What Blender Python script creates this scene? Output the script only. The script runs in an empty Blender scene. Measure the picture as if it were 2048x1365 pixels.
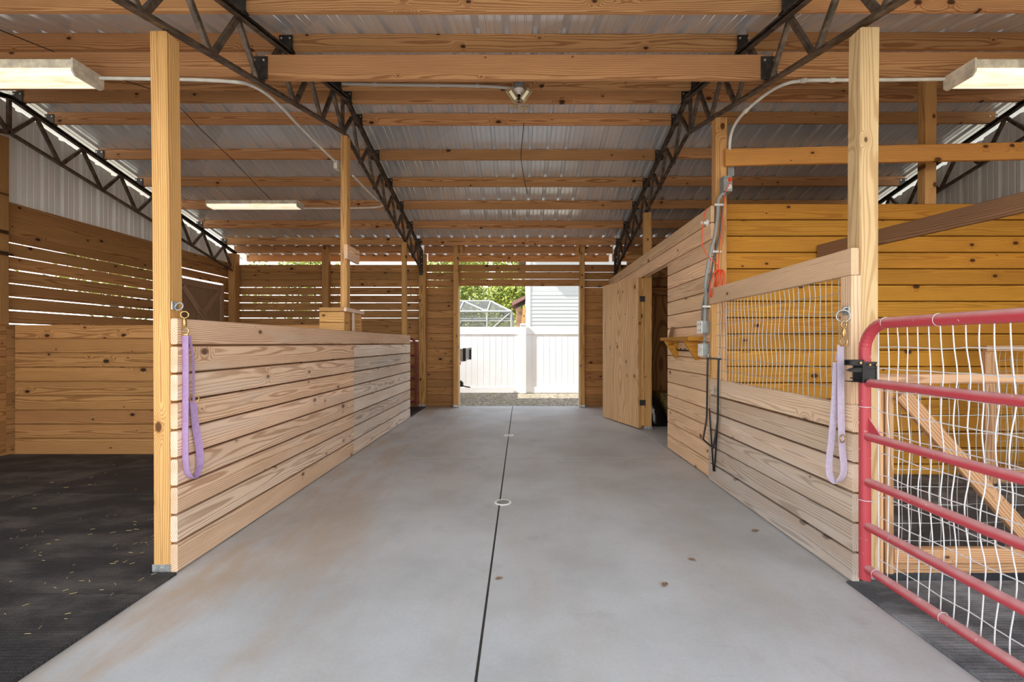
import bpy, math, random
from mathutils import Vector, Matrix, noise

SC = bpy.context.scene
COL = SC.collection
rnd = random.Random(11)
PI = math.pi

# ------------------------------------------------------------------ camera
F, CX, CY, H = 900.0, 1042.0, 687.0, 1.25          # focal length in pixels, vanishing point, eye height
cam = bpy.data.cameras.new('camera')
cam.sensor_width = 36.0
cam.lens = F / 2048 * 36
cam.shift_x = (1024 - CX) / 2048
cam.shift_y = (CY - 682.5) / 2048
cam.clip_start, cam.clip_end = 0.05, 300
co = bpy.data.objects.new('camera', cam)
co.location = (0, 0, H)
co.rotation_euler = (PI / 2, 0, 0)
COL.objects.link(co)
SC.camera = co

# ------------------------------------------------------------------ sky, sun, exposure
SC.view_settings.view_transform = 'Standard'
SC.view_settings.look = 'None'
SC.view_settings.gamma = 1.0
SC.view_settings.exposure = 0.12
SC.cycles.use_denoising = True
SC.cycles.diffuse_bounces = 8
SC.cycles.max_bounces = 14
SC.cycles.sample_clamp_indirect = 8.0

SKY = 4.2
w = bpy.data.worlds.new('sky')
SC.world = w
w.use_nodes = True
nt = w.node_tree
bg = nt.nodes['Background']
tc = nt.nodes.new('ShaderNodeTexCoord')
sx = nt.nodes.new('ShaderNodeSeparateXYZ')
cr = nt.nodes.new('ShaderNodeValToRGB')
nt.links.new(tc.outputs['Generated'], sx.inputs[0])
nt.links.new(sx.outputs['Z'], cr.inputs[0])
cr.color_ramp.elements[0].position = 0.0
cr.color_ramp.elements[0].color = (1.0, 0.985, 0.96, 1)      # bright hazy horizon
e_ = cr.color_ramp.elements.new(0.35)
e_.color = (0.60, 0.62, 0.64, 1)
cr.color_ramp.elements[2].position = 0.85
cr.color_ramp.elements[2].color = (0.26, 0.32, 0.40, 1)
nt.links.new(cr.outputs[0], bg.inputs[0])
bg.inputs[1].default_value = SKY

sun = bpy.data.lights.new('sun', 'SUN')
sun.energy = 9.0
sun.angle = math.radians(0.6)
sun.color = (1.0, 0.95, 0.87)
so = bpy.data.objects.new('sun', sun)
so.rotation_euler = Vector((-1, -0.30, 1)).to_track_quat('Z', 'Y').to_euler()
so.location = (-30, -9, 30)
COL.objects.link(so)


# ------------------------------------------------------------------ helpers
def lin(c):
    return tuple(((x / 255) / 12.92 if x / 255 <= 0.04045 else ((x / 255 + 0.055) / 1.055) ** 2.4) for x in c) + (1.0,)


def at(px, py, Y):
    """World point at depth Y that the photograph shows at pixel px, py."""
    return Vector(((px - CX) * Y / F, Y, H - (py - CY) * Y / F))


class MB:
    """Collects faces of one mesh, with board coordinates (wc) and board variation (wv) for the wood."""

    def __init__(s):
        s.v, s.f, s.mi, s.wc, s.wv, s.sm = [], [], [], [], [], []

    def add(s, verts, faces, mi=0, wc=None, wv=(0.5, 0.0, 0.0), smooth=False):
        b = len(s.v)
        s.v += [Vector(p) for p in verts]
        s.wc += [tuple(c) for c in (wc if wc else verts)]
        s.wv += [wv] * len(verts)
        for f in faces:
            s.f.append([b + i for i in f])
            s.mi.append(mi)
            s.sm.append(smooth)

    def board(s, A, B, w, t, up=(0, 0, 1), ch=0.004, mi=0, weather=0.0, tint=None, seg=1, bow=0.0):
        """A sawn board from A to B; w is its width along up, t its thickness across."""
        A, B = Vector(A), Vector(B)
        d = (B - A)
        L = d.length
        d.normalize()
        u = Vector(up)
        u = (u - d * u.dot(d)).normalized()
        x = d.cross(u)
        c = min(ch, w * .3, t * .3)
        a, b = w / 2, t / 2
        prof = [(-a + c, -b), (a - c, -b), (a, -b + c), (a, b - c), (a - c, b), (-a + c, b), (-a, b - c), (-a, -b + c)]
        xo, yo, zo = rnd.uniform(0, 300), rnd.uniform(-.09, .09), rnd.choice((-1, 1)) * rnd.uniform(.02, .10)
        vs, wcs, fs = [], [], []
        bw = (rnd.uniform(-bow, bow), rnd.uniform(-bow, bow)) if bow else (0, 0)
        for k in range(seg + 1):
            q = k / seg
            o = A + d * (L * q) + (u * bw[0] + x * bw[1]) * (4 * q * (1 - q))
            for (p1, p2) in prof:
                vs.append(o + u * p1 + x * p2)
                wcs.append((xo + L * q, yo + p1, zo + p2))
        for k in range(seg):
            for i in range(8):
                j = (i + 1) % 8
                fs.append([k * 8 + i, k * 8 + j, k * 8 + 8 + j, k * 8 + 8 + i])
        fs.append(list(range(7, -1, -1)))
        fs.append([seg * 8 + i for i in range(8)])
        s.add(vs, fs, mi, wcs, (rnd.random() if tint is None else tint, weather, rnd.random()))

    def box(s, x0, x1, y0, y1, z0, z1, axis='x', **k):
        cx, cy, cz = (x0 + x1) / 2, (y0 + y1) / 2, (z0 + z1) / 2
        if axis == 'x':
            s.board((x0, cy, cz), (x1, cy, cz), z1 - z0, y1 - y0, (0, 0, 1), **k)
        elif axis == 'y':
            s.board((cx, y0, cz), (cx, y1, cz), z1 - z0, x1 - x0, (0, 0, 1), **k)
        else:
            s.board((cx, cy, z0), (cx, cy, z1), x1 - x0, y1 - y0, (1, 0, 0), **k)

    def tube(s, pts, r, n=8, mi=0, closed=False, caps=True):
        pts = [Vector(p) for p in pts]
        m = len(pts)
        rs = r if isinstance(r, (list, tuple)) else [r] * m
        ref = None
        vs, fs = [], []
        for i, p in enumerate(pts):
            if closed:
                t = pts[(i + 1) % m] - pts[i - 1]
            else:
                t = pts[min(i + 1, m - 1)] - pts[max(i - 1, 0)]
            t.normalize()
            if ref is None:
                ref = Vector((0, 0, 1)) if abs(t.z) < .9 else Vector((1, 0, 0))
            ref = (ref - t * ref.dot(t)).normalized()
            q = t.cross(ref)
            for k in range(n):
                a = 2 * PI * k / n
                vs.append(p + (ref * math.cos(a) + q * math.sin(a)) * rs[i])
        for i in range(m if closed else m - 1):
            j = (i + 1) % m
            for k in range(n):
                l = (k + 1) % n
                fs.append([i * n + k, i * n + l, j * n + l, j * n + k])
        s.add(vs, fs, mi, smooth=True)
        if caps and not closed:
            s.add(vs[:n], [list(range(n - 1, -1, -1))], mi)
            s.add(vs[-n:], [list(range(n))], mi)

    def ribbon(s, pts, w, t, sides, mi=0):
        """A flat strap along pts; sides gives the direction of its width at each point (or one for all)."""
        pts = [Vector(p) for p in pts]
        m = len(pts)
        vs, fs = [], []
        for i, p in enumerate(pts):
            d = (pts[min(i + 1, m - 1)] - pts[max(i - 1, 0)]).normalized()
            sd = Vector(sides[i] if isinstance(sides[0], (tuple, list, Vector)) else sides)
            sd = (sd - d * sd.dot(d)).normalized()
            nn = d.cross(sd)
            for (a, b) in ((-1, -1), (1, -1), (1, 1), (-1, 1)):
                vs.append(p + sd * (a * w / 2) + nn * (b * t / 2))
        for i in range(m - 1):
            for k in range(4):
                l = (k + 1) % 4
                fs.append([i * 4 + k, i * 4 + l, i * 4 + 4 + l, i * 4 + 4 + k])
        fs += [[3, 2, 1, 0], [(m - 1) * 4 + k for k in range(4)]]
        s.add(vs, fs, mi)

    def lathe(s, c, prof, n=20, axis=(0, 0, 1), mi=0, smooth=True):
        c, ax = Vector(c), Vector(axis).normalized()
        ref = Vector((1, 0, 0)) if abs(ax.x) < .9 else Vector((0, 1, 0))
        u = (ref - ax * ref.dot(ax)).normalized()
        q = ax.cross(u)
        vs, fs = [], []
        for (r, h) in prof:
            for k in range(n):
                a = 2 * PI * k / n
                vs.append(c + ax * h + (u * math.cos(a) + q * math.sin(a)) * max(r, 1e-4))
        for i in range(len(prof) - 1):
            for k in range(n):
                l = (k + 1) % n
                fs.append([i * n + k, i * n + l, i * n + n + l, i * n + n + k])
        s.add(vs, fs, mi, smooth=smooth)
        s.add(vs[:n], [list(range(n - 1, -1, -1))], mi)
        s.add(vs[-n:], [list(range(n))], mi)

    def prism(s, poly, ext, mi=0, wood=False):
        """A polygon (list of 3-D points) extruded by the vector ext."""
        n = len(poly)
        poly = [Vector(p) for p in poly]
        ext = Vector(ext)
        vs = poly + [p + ext for p in poly]
        fs = [list(range(n - 1, -1, -1)), [n + i for i in range(n)]]
        for i in range(n):
            j = (i + 1) % n
            fs.append([i, j, n + j, n + i])
        s.add(vs, fs, mi, wv=(rnd.random(), 0, rnd.random()))


ORG = {}


def obj(name, mb, mats, parent=None, origin=None):
    """Links the collected faces as ONE mesh object; a top-level one gets its origin at its base."""
    if parent is not None:
        o0 = ORG[parent.name]
    elif origin is not None:
        o0 = Vector(origin)
    else:
        xs, ys, zs = [p.x for p in mb.v], [p.y for p in mb.v], [p.z for p in mb.v]
        o0 = Vector(((min(xs) + max(xs)) / 2, (min(ys) + max(ys)) / 2, min(zs)))
    me = bpy.data.meshes.new(name)
    me.from_pydata([p - o0 for p in mb.v], [], mb.f)
    for m in (mats if isinstance(mats, (list, tuple)) else [mats]):
        me.materials.append(m)
    me.polygons.foreach_set('material_index', mb.mi)
    me.polygons.foreach_set('use_smooth', mb.sm)
    a = me.attributes.new('wc', 'FLOAT_VECTOR', 'POINT')
    a.data.foreach_set('vector', [x for c in mb.wc for x in c])
    a = me.attributes.new('wv', 'FLOAT_VECTOR', 'POINT')
    a.data.foreach_set('vector', [x for c in mb.wv for x in c])
    me.update()
    o = bpy.data.objects.new(name, me)
    COL.objects.link(o)
    ORG[o.name] = o0
    if parent is not None:
        o.parent = parent
    else:
        o.location = o0
    return o


def thing(name, label, cat, loc, group=None):
    o = bpy.data.objects.new(name, None)
    o.empty_display_size = .1
    COL.objects.link(o)
    o.location = loc
    ORG[o.name] = Vector(loc)
    return tag(o, label, cat, group)


def tag(o, label, cat, group=None):
    o['label'] = label
    o['category'] = cat
    if group:
        o['group'] = group
    return o


def struct(name, mb, mats):
    o = obj(name, mb, mats, origin=(0, 0, 0))
    o['kind'] = 'structure'
    return o


def smooth_path(pts, n=6):
    """Catmull-Rom through pts."""
    p = [Vector(q) for q in pts]
    p = [p[0] * 2 - p[1]] + p + [p[-1] * 2 - p[-2]]
    out = []
    for i in range(1, len(p) - 2):
        for k in range(n):
            t = k / n
            a, b, c, d = p[i - 1], p[i], p[i + 1], p[i + 2]
            out.append(.5 * ((2 * b) + (c - a) * t + (2 * a - 5 * b + 4 * c - d) * t * t + (3 * b - a - 3 * c + d) * t ** 3))
    out.append(p[-2])
    return out


# ------------------------------------------------------------------ materials
def new_mat(name):
    m = bpy.data.materials.new(name)
    m.use_nodes = True
    return m, m.node_tree, m.node_tree.nodes['Principled BSDF']


class NT:
    def __init__(s, nt):
        s.nt = nt

    def n(s, typ, **k):
        x = s.nt.nodes.new(typ)
        for a, b in k.items():
            setattr(x, a, b)
        return x

    def l(s, a, b):
        s.nt.links.new(a, b)

    def math(s, op, a, b=None, c=None):
        x = s.n('ShaderNodeMath', operation=op)
        for i, q in enumerate((a, b, c)):
            if q is None:
                continue
            if isinstance(q, (int, float)):
                x.inputs[i].default_value = q
            else:
                s.l(q, x.inputs[i])
        return x.outputs[0]

    def vmul(s, v, k):
        x = s.n('ShaderNodeVectorMath', operation='MULTIPLY')
        s.l(v, x.inputs[0])
        x.inputs[1].default_value = k
        return x.outputs[0]

    def noise(s, v, scale=1.0, detail=2.0, rough=.5):
        x = s.n('ShaderNodeTexNoise')
        s.l(v, x.inputs['Vector'])
        x.inputs['Scale'].default_value = scale
        x.inputs['Detail'].default_value = detail
        x.inputs['Roughness'].default_value = rough
        return x.outputs[0]

    def mix(s, f, a, b, blend='MIX'):
        x = s.n('ShaderNodeMix', data_type='RGBA', blend_type=blend)
        for i, q in ((0, f), (6, a), (7, b)):
            if isinstance(q, (int, float)):
                x.inputs[i].default_value = q
            elif isinstance(q, tuple):
                x.inputs[i].default_value = q
            else:
                s.l(q, x.inputs[i])
        return x.outputs[2]

    def ramp(s, f, a, b):
        x = s.n('ShaderNodeMapRange')
        x.interpolation_type = 'SMOOTHSTEP'
        s.l(f, x.inputs[0])
        x.inputs[1].default_value, x.inputs[2].default_value = a, b
        return x.outputs[0]

    def bump(s, h, strength, dist, bsdf):
        x = s.n('ShaderNodeBump')
        x.inputs['Strength'].default_value = strength
        x.inputs['Distance'].default_value = dist
        s.l(h, x.inputs['Height'])
        s.l(x.outputs[0], bsdf.inputs['Normal'])


def wood(name, early, late, knot, grey=(176, 165, 152), rough=.72, knots=.55, contrast=.75, ring=.010, amp=.085, fy=4, var=.30, stain=None, stain_amt=0.0):
    m, nt_, b = new_mat(name)
    N = NT(nt_)
    wc = N.n('ShaderNodeAttribute', attribute_name='wc').outputs['Vector']
    wv = N.n('ShaderNodeAttribute', attribute_name='wv').outputs['Vector']
    sv = N.n('ShaderNodeSeparateXYZ')
    N.l(wv, sv.inputs[0])
    s = N.n('ShaderNodeSeparateXYZ')
    N.l(wc, s.inputs[0])
    y2 = N.math('MULTIPLY', s.outputs[1], s.outputs[1])
    z2 = N.math('MULTIPLY', s.outputs[2], s.outputs[2])
    r = N.math('SQRT', N.math('ADD', y2, z2))
    r = N.math('ADD', r, N.math('MULTIPLY', N.noise(N.vmul(wc, (.55, fy, fy)), 1, 2), amp))
    r = N.math('ADD', r, N.math('MULTIPLY', N.noise(N.vmul(wc, (3, 22, 22)), 1, 2), .010))
    # knots
    vo = N.n('ShaderNodeTexVoronoi')
    vo.voronoi_dimensions = '2D'
    N.l(N.vmul(wc, (4.6, 7.5, 1)), vo.inputs['Vector'])
    vo.inputs['Scale'].default_value = 1.0
    rc = N.n('ShaderNodeSeparateColor')
    N.l(vo.outputs['Color'], rc.inputs[0])
    pick = N.math('GREATER_THAN', rc.outputs[0], 1 - knots)
    size = N.math('MULTIPLY_ADD', N.math('POWER', rc.outputs[1], 1.7), .14, .03)
    kd = N.math('DIVIDE', vo.outputs['Distance'], size)
    kd2 = N.math('MULTIPLY', kd, kd)
    halo = N.math('MULTIPLY', N.math('POWER', 2.7183, N.math('MULTIPLY', kd2, -.22)), pick)
    r = N.math('ADD', r, N.math('MULTIPLY', halo, .05))
    core = N.math('MULTIPLY', N.math('SUBTRACT', 1.0, N.ramp(kd, .65, 1.25)), pick)
    sn = N.math('SINE', N.math('MULTIPLY', r, 2 * PI / ring))
    late_f = N.math('MULTIPLY', N.ramp(sn, -.1, 1.0), contrast)
    blot = N.noise(N.vmul(wc, (1.3, 9, 9)), 1, 3)
    fib = N.noise(N.vmul(wc, (7, 260, 260)), 1, 2)
    c = N.mix(late_f, lin(early), lin(late))
    c = N.mix(N.math('MULTIPLY', halo, .38), c, lin(late))
    c = N.mix(core, c, lin(knot))
    # grey weathering per board
    wz = N.math('MULTIPLY', sv.outputs[1], N.math('MULTIPLY_ADD', blot, 1.1, .25))
    wz = N.math('MINIMUM', wz, .9)
    gcol = N.mix(late_f, lin(grey), lin(tuple(x * .72 for x in grey)))
    gcol = N.mix(N.math('MULTIPLY', core, .6), gcol, lin(knot))
    c = N.mix(wz, c, gcol)
    br = N.math('MULTIPLY_ADD', sv.outputs[0], var, 1 - var / 2)
    br = N.math('MULTIPLY', br, N.math('MULTIPLY_ADD', fib, .30, .85))
    br = N.math('MULTIPLY', br, N.math('MULTIPLY_ADD', blot, .5, .75))
    hs = N.n('ShaderNodeHueSaturation')
    N.l(c, hs.inputs['Color'])
    N.l(br, hs.inputs['Value'])
    N.l(N.math('MULTIPLY_ADD', sv.outputs[2], .007, .4965), hs.inputs['Hue'])
    out = hs.outputs[0]
    if stain:
        f = N.ramp(N.noise(N.vmul(wc, (.9, 5, 5)), 1.3, 3), .5, .72)
        out = N.mix(N.math('MULTIPLY', f, stain_amt), out, lin(stain))
    N.l(out, b.inputs['Base Color'])
    b.inputs['Roughness'].default_value = rough
    b.inputs['Specular IOR Level'].default_value = .25
    N.bump(N.math('ADD', late_f, N.math('MULTIPLY', fib, .5)), .25, .002, b)
    return m


def plain(name, col, rough=.5, metal=0.0, var=0.0, scale=8.0, spec=.5):
    m, nt_, b = new_mat(name)
    b.inputs['Roughness'].default_value = rough
    b.inputs['Metallic'].default_value = metal
    b.inputs['Specular IOR Level'].default_value = spec
    if var:
        N = NT(nt_)
        t = N.n('ShaderNodeTexCoord')
        f = N.ramp(N.noise(t.outputs['Object'], scale, 4, .6), .3, .75)
        c = N.mix(f, lin(tuple(x * (1 - var) for x in col)), lin(tuple(min(255, x * (1 + var * .6)) for x in col)))
        N.l(c, b.inputs['Base Color'])
    else:
        b.inputs['Base Color'].default_value = lin(col)
    return m


def glow(name, col, strength):
    m, nt_, b = new_mat(name)
    b.inputs['Base Color'].default_value = lin(col)
    b.inputs['Emission Color'].default_value = lin(col)
    b.inputs['Emission Strength'].default_value = strength
    b.inputs['Roughness'].default_value = .4
    return m


W_PURLIN = wood('roof_pine', (206, 156, 108), (150, 96, 56), (78, 48, 28), knots=.17)
W_POST = wood('treated_post', (206, 160, 102), (156, 106, 58), (92, 56, 28), knots=.2, contrast=.65)
W_PALE = wood('pale_post', (222, 190, 138), (184, 142, 86), (104, 74, 44), knots=.2, contrast=.6)
W_OLD = wood('aged_post', (190, 146, 90), (140, 96, 52), (70, 44, 24), knots=.25)
W_PART = wood('worn_partition_pine', (236, 198, 160), (184, 132, 88), (106, 72, 48), grey=(228, 218, 208), knots=.14, stain=(226, 205, 184), stain_amt=.55)
W_RIGHT = wood('weathered_pine', (226, 192, 156), (180, 138, 100), (112, 80, 56), grey=(204, 195, 186), knots=.12, contrast=.6)
W_AISLE = wood('aisle_pine', (240, 204, 164), (198, 152, 112), (120, 84, 58), grey=(206, 196, 186), knots=.12, contrast=.6)
W_AMBER = wood('amber_pine', (216, 154, 84), (176, 112, 50), (96, 58, 28), knots=.2, contrast=.5)
W_BRACE = wood('brown_gate_pine', (204, 158, 114), (156, 108, 68), (92, 62, 40), grey=(184, 170, 154), knots=.2)
W_ORANGE = wood('golden_pine', (192, 136, 50), (152, 92, 24), (76, 42, 16), knots=.13, contrast=.5, var=.22)
W_WALL = wood('brown_wall_pine', (188, 140, 88), (136, 90, 50), (58, 36, 22), knots=.22)
W_DOORPLY = wood('plywood', (222, 184, 138), (184, 134, 84), (96, 66, 42), knots=.16, ring=.045, amp=.75, fy=1.3, contrast=.55, var=.1)
W_DARK = wood('dark_weathered_wood', (176, 146, 118), (130, 100, 76), (80, 60, 44), knots=.15)
W_RAIL = wood('brown_rail', (142, 108, 78), (106, 74, 50), (62, 42, 28), knots=.2)
STEEL = plain('dark_steel', (104, 90, 78), .5, .35, .35, 14)
BRACKET = plain('black_bracket_steel', (62, 56, 52), .5, .4, .3, 20)
BOLT = plain('zinc_bolt', (214, 212, 206), .35, .8)
GALV = plain('galvanised_steel', (188, 192, 192), .42, .75, .15, 30)
BRASS = plain('worn_brass', (206, 170, 110), .3, .9, .2, 40)
WHITE_PVC = plain('white_conduit', (226, 224, 216), .45, 0, .06, 10)
GREY_PVC = plain('grey_conduit', (152, 156, 154), .5, 0, .06, 10)
BOX_GREY = plain('grey_electric_box', (150, 154, 152), .45, .2, .08, 20)
COVER = plain('white_cover_plate', (232, 230, 224), .4)
INK = plain('dark_ink', (40, 38, 40), .6)
BLUE_INK = plain('blue_ink', (96, 110, 168), .6)
RED_INK = plain('red_ink', (196, 96, 90), .6)
ORANGE = plain('orange_cord', (232, 78, 34), .45)
BLACKMET = plain('black_powder_steel', (26, 27, 29), .35, .3)
WIRE = plain('white_coated_wire', (226, 228, 230), .4, .15)
WIREG = plain('galvanised_wire', (186, 190, 192), .4, .5)
PURPLE = plain('purple_webbing', (172, 142, 186), .85, 0, .05, 60)
LAV = plain('lavender_webbing', (200, 188, 208), .85, 0, .05, 60)
VINYL = plain('white_vinyl', (240, 240, 240), .4, 0, .02, 2)


def mat_roof(name, col, metal, rough):
    m, nt_, b = new_mat(name)
    N = NT(nt_)
    t = N.n('ShaderNodeTexCoord').outputs['Object']
    s = N.n('ShaderNodeSeparateXYZ')
    N.l(t, s.inputs[0])
    k = N.math('FLOOR', N.math('DIVIDE', N.math('ADD', s.outputs[0], s.outputs[1]), .96))
    wn = N.n('ShaderNodeTexWhiteNoise', noise_dimensions='1D')
    N.l(k, wn.inputs['W'])
    st = N.noise(N.vmul(t, (18, 1.2, 1.2)), 1, 3)
    v = N.math('MULTIPLY', N.math('MULTIPLY_ADD', wn.outputs[0], .14, .93), N.math('MULTIPLY_ADD', st, .12, .94))
    hs = N.n('ShaderNodeHueSaturation')
    hs.inputs['Color'].default_value = lin(col)
    N.l(v, hs.inputs['Value'])
    N.l(hs.outputs[0], b.inputs['Base Color'])
    b.inputs['Metallic'].default_value = metal
    b.inputs['Roughness'].default_value = rough
    return m


ROOF = mat_roof('galvalume_roof', (226, 232, 238), .5, .26)
SIDING = mat_roof('metal_siding', (246, 247, 246), .05, .5)


def mat_concrete():
    m, nt_, b = new_mat('concrete')
    N = NT(nt_)
    t = N.n('ShaderNodeTexCoord').outputs['Object']
    a = N.noise(t, 1.1, 5, .6)
    fine = N.noise(t, 60, 3, .7)
    c = N.mix(N.ramp(a, .35, .7), lin((200, 202, 204)), lin((180, 181, 181)))
    st = N.noise(N.vmul(t, (1.6, .5, 1)), 1.2, 4, .65)
    s = N.n('ShaderNodeSeparateXYZ')
    N.l(t, s.inputs[0])
    edge = N.ramp(s.outputs[0], -.4, -1.9)
    f = N.math('MULTIPLY', N.ramp(st, .42, .66), N.math('MULTIPLY_ADD', edge, .55, .14))
    c = N.mix(f, c, lin((182, 150, 112)))
    f2 = N.math('MULTIPLY', N.ramp(N.noise(t, 2.7, 4, .6), .58, .72), .22)
    c = N.mix(f2, c, lin((148, 142, 136)))
    hs = N.n('ShaderNodeHueSaturation')
    N.l(c, hs.inputs['Color'])
    N.l(N.math('MULTIPLY_ADD', fine, .22, .89), hs.inputs['Value'])
    N.l(hs.outputs[0], b.inputs['Base Color'])
    b.inputs['Roughness'].default_value = .62
    br = N.noise(N.vmul(t, (5, 160, 5)), 1, 2)
    N.bump(N.math('ADD', N.math('MULTIPLY', br, .6), fine), .12, .003, b)
    return m


CONCRETE = mat_concrete()


def mat_mat(name, dusty, base=(38, 38, 41), dust=(118, 112, 106)):
    m, nt_, b = new_mat(name)
    N = NT(nt_)
    t = N.n('ShaderNodeTexCoord').outputs['Object']
    g = N.ramp(N.noise(N.vmul(t, (.8, 1.8, 1)), 2.2, 5, .65), .42, .72)
    fine = N.noise(t, 110, 2)
    c = N.mix(N.math('MULTIPLY', g, dusty), lin(base), lin(dust))
    c = N.mix(N.math('MULTIPLY', N.ramp(fine, .5, .8), .12 + dusty * .12), c, lin((136, 132, 126)))
    N.l(c, b.inputs['Base Color'])
    b.inputs['Roughness'].default_value = .8
    # button texture
    chk = N.n('ShaderNodeTexVoronoi', distance='CHEBYCHEV')
    N.l(N.vmul(t, (70, 55, 1)), chk.inputs['Vector'])
    chk.inputs['Scale'].default_value = 1
    chk.inputs['Randomness'].default_value = 0
    chk.voronoi_dimensions = '2D'
    N.bump(N.ramp(chk.outputs['Distance'], .25, .42), .55, .004, b)
    return m


MAT_L = mat_mat('black_rubber', .5)
MAT_R = mat_mat('dusty_rubber', 1.0, (72, 75, 80), (146, 148, 152))


def mat_gate():
    m, nt_, b = new_mat('dusty_red_paint')
    N = NT(nt_)
    g = N.n('ShaderNodeNewGeometry')
    s = N.n('ShaderNodeSeparateXYZ')
    N.l(g.outputs['Normal'], s.inputs[0])
    t = N.n('ShaderNodeTexCoord').outputs['Object']
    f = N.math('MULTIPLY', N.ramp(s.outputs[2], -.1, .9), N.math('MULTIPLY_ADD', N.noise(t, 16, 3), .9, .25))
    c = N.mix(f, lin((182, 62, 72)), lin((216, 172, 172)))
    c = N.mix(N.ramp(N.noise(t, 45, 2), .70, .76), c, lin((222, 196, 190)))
    N.l(c, b.inputs['Base Color'])
    b.inputs['Roughness'].default_value = .38
    return m


RED = mat_gate()


def mat_ground():
    m, nt_, b = new_mat('gravel')
    N = NT(nt_)
    t = N.n('ShaderNodeTexCoord').outputs['Object']
    v = N.n('ShaderNodeTexVoronoi')
    N.l(t, v.inputs['Vector'])
    v.inputs['Scale'].default_value = 26
    sc_ = N.n('ShaderNodeSeparateColor')
    N.l(v.outputs['Color'], sc_.inputs[0])
    c = N.mix(sc_.outputs[0], lin((84, 79, 72)), lin((186, 172, 150)))
    g = N.ramp(N.noise(t, 1.6, 4), .5, .66)
    c = N.mix(N.math('MULTIPLY', g, .3), c, lin((128, 132, 76)))
    N.l(c, b.inputs['Base Color'])
    b.inputs['Roughness'].default_value = .9
    N.bump(v.outputs['Distance'], .8, .02, b)
    return m


GRAVEL = mat_ground()


def mat_leaf(name, a, b_):
    m, nt_, b = new_mat(name)
    N = NT(nt_)
    wv = N.n('ShaderNodeAttribute', attribute_name='wv').outputs['Vector']
    s = N.n('ShaderNodeSeparateXYZ')
    N.l(wv, s.inputs[0])
    N.l(N.mix(s.outputs[0], lin(a), lin(b_)), b.inputs['Base Color'])
    b.inputs['Roughness'].default_value = .5
    b.inputs['Subsurface Weight'].default_value = 0
    return m


LEAF = mat_leaf('leaves', (86, 112, 40), (192, 196, 96))
BARK = plain('bark', (104, 90, 78), .9, 0, .3, 12)
STRAW = mat_leaf('straw', (190, 164, 104), (226, 206, 150))

# ------------------------------------------------------------------ geometry of the roof
YR, ZR, SL = 4.95, 3.98, .24                     # ridge, top-chord height there, slope


def zc(y):                                       # top of the trusses' upper chord
    return ZR - SL * abs(y - YR)


def zb(y):                                       # lower chord
    return 3.545 - .235 * abs(y - YR)


PUR = .14                                        # purlin depth, roof lies on the purlins
Y0, Y1 = .20, 9.55                               # eaves; unseen front one drawn out to hold the sun off the floor
PITCH = .24


def sheet(u0, u1, p0=.12):
    """Profile of the ribbed sheet: list of (u, height)."""
    out = []
    n0, n1 = int(math.floor((u0 - p0) / PITCH)) - 1, int(math.ceil((u1 - p0) / PITCH)) + 1
    for n in range(n0, n1):
        c = p0 + n * PITCH
        for du, h in ((-.034, 0), (-.017, .032), (.017, .032), (.034, 0), (.075, 0), (.081, .004), (.090, .004), (.096, 0),
                      (.144, 0), (.150, .004), (.159, .004), (.165, 0)):
            if u0 <= c + du <= u1:
                out.append((c + du, h))
    return out


mb = MB()
pr = sheet(-6.25, 6.25)
for (ya, yb) in ((Y0, YR), (YR, Y1)):
    vs, fs = [], []
    for x, h in pr:
        vs.append((x, ya, zc(ya) + PUR + .002 + h))
        vs.append((x, yb, zc(yb) + PUR + .002 + h))
    for i in range(len(pr) - 1):
        fs.append([2 * i, 2 * i + 1, 2 * i + 3, 2 * i + 2])
    mb.add(vs, fs)
roof = struct('ceiling', mb, ROOF)
sol = roof.modifiers.new('thickness', 'SOLIDIFY')
sol.thickness = .0015
sol.offset = 1

XL, XRT = -5.72, 5.72                             # inner faces of the gable walls


def gable(x, zlow, name, sgn):
    mb = MB()
    pr = sheet(1.0, 8.95)
    vs, fs = [], []
    for y, h in pr:
        vs.append((x + sgn * h, y, zlow))
        vs.append((x + sgn * h, y, zc(y) - .01))
    for i in range(len(pr) - 1):
        fs.append([2 * i, 2 * i + 1, 2 * i + 3, 2 * i + 2])
    mb.add(vs, fs)
    o = struct(name, mb, SIDING)
    sm = o.modifiers.new('thickness', 'SOLIDIFY')
    sm.thickness = .0015


gable(XL - .045, 2.60, 'wall_left_gable', -1)
gable(XRT + .045, 0.0, 'wall_right_gable', 1)

# ------------------------------------------------------------------ floor, ground
mb = MB()
for (xa, xb) in ((-1.862, -.173), (-.162, 1.70)):
    for (ya, yb) in ((-2.5, 4.881), (4.897, 8.95)):
        mb.box(xa, xb, ya, yb, -.10, 0, 'y', ch=.003)
mb.box(-.176, -.159, -2.5, 8.94, -.05, -.0035, 'y', ch=.001, mi=1)
for (xa, xb) in ((-1.86, -.177), (-.158, 1.69)):
    mb.box(xa, xb, 4.875, 4.903, -.05, -.0025, 'x', ch=.001, mi=1)
mb.box(-1.905, -1.862, 2.432, 7.6, -.10, -.0005, 'y', ch=.001)
mb.box(1.70, 1.79, 2.36, 4.25, -.10, -.0005, 'y', ch=.001)
mb.box(1.70, 5.7, 4.25, 8.95, -.10, -.001, 'y')
mb.box(-5.75, 1.70, -2.5, 9.0, -.2, -.055, 'y')
struct('floor', mb, [CONCRETE, plain('dirty_joint', (58, 54, 50), .9)])
mb = MB()
mb.add([(-60, 8.95, -.03), (60, 8.95, -.03), (60, 90, -.03), (-60, 90, -.03)], [[0, 1, 2, 3]])
mb.add([(-60, -60, -.06), (60, -60, -.06), (60, -2.5, -.06), (-60, -2.5, -.06)], [[0, 1, 2, 3]])
mb.add([(-60, -2.5, -.06), (-5.75, -2.5, -.06), (-5.75, 8.95, -.03), (-60, 8.95, -.03)], [[0, 1, 2, 3]])
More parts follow.
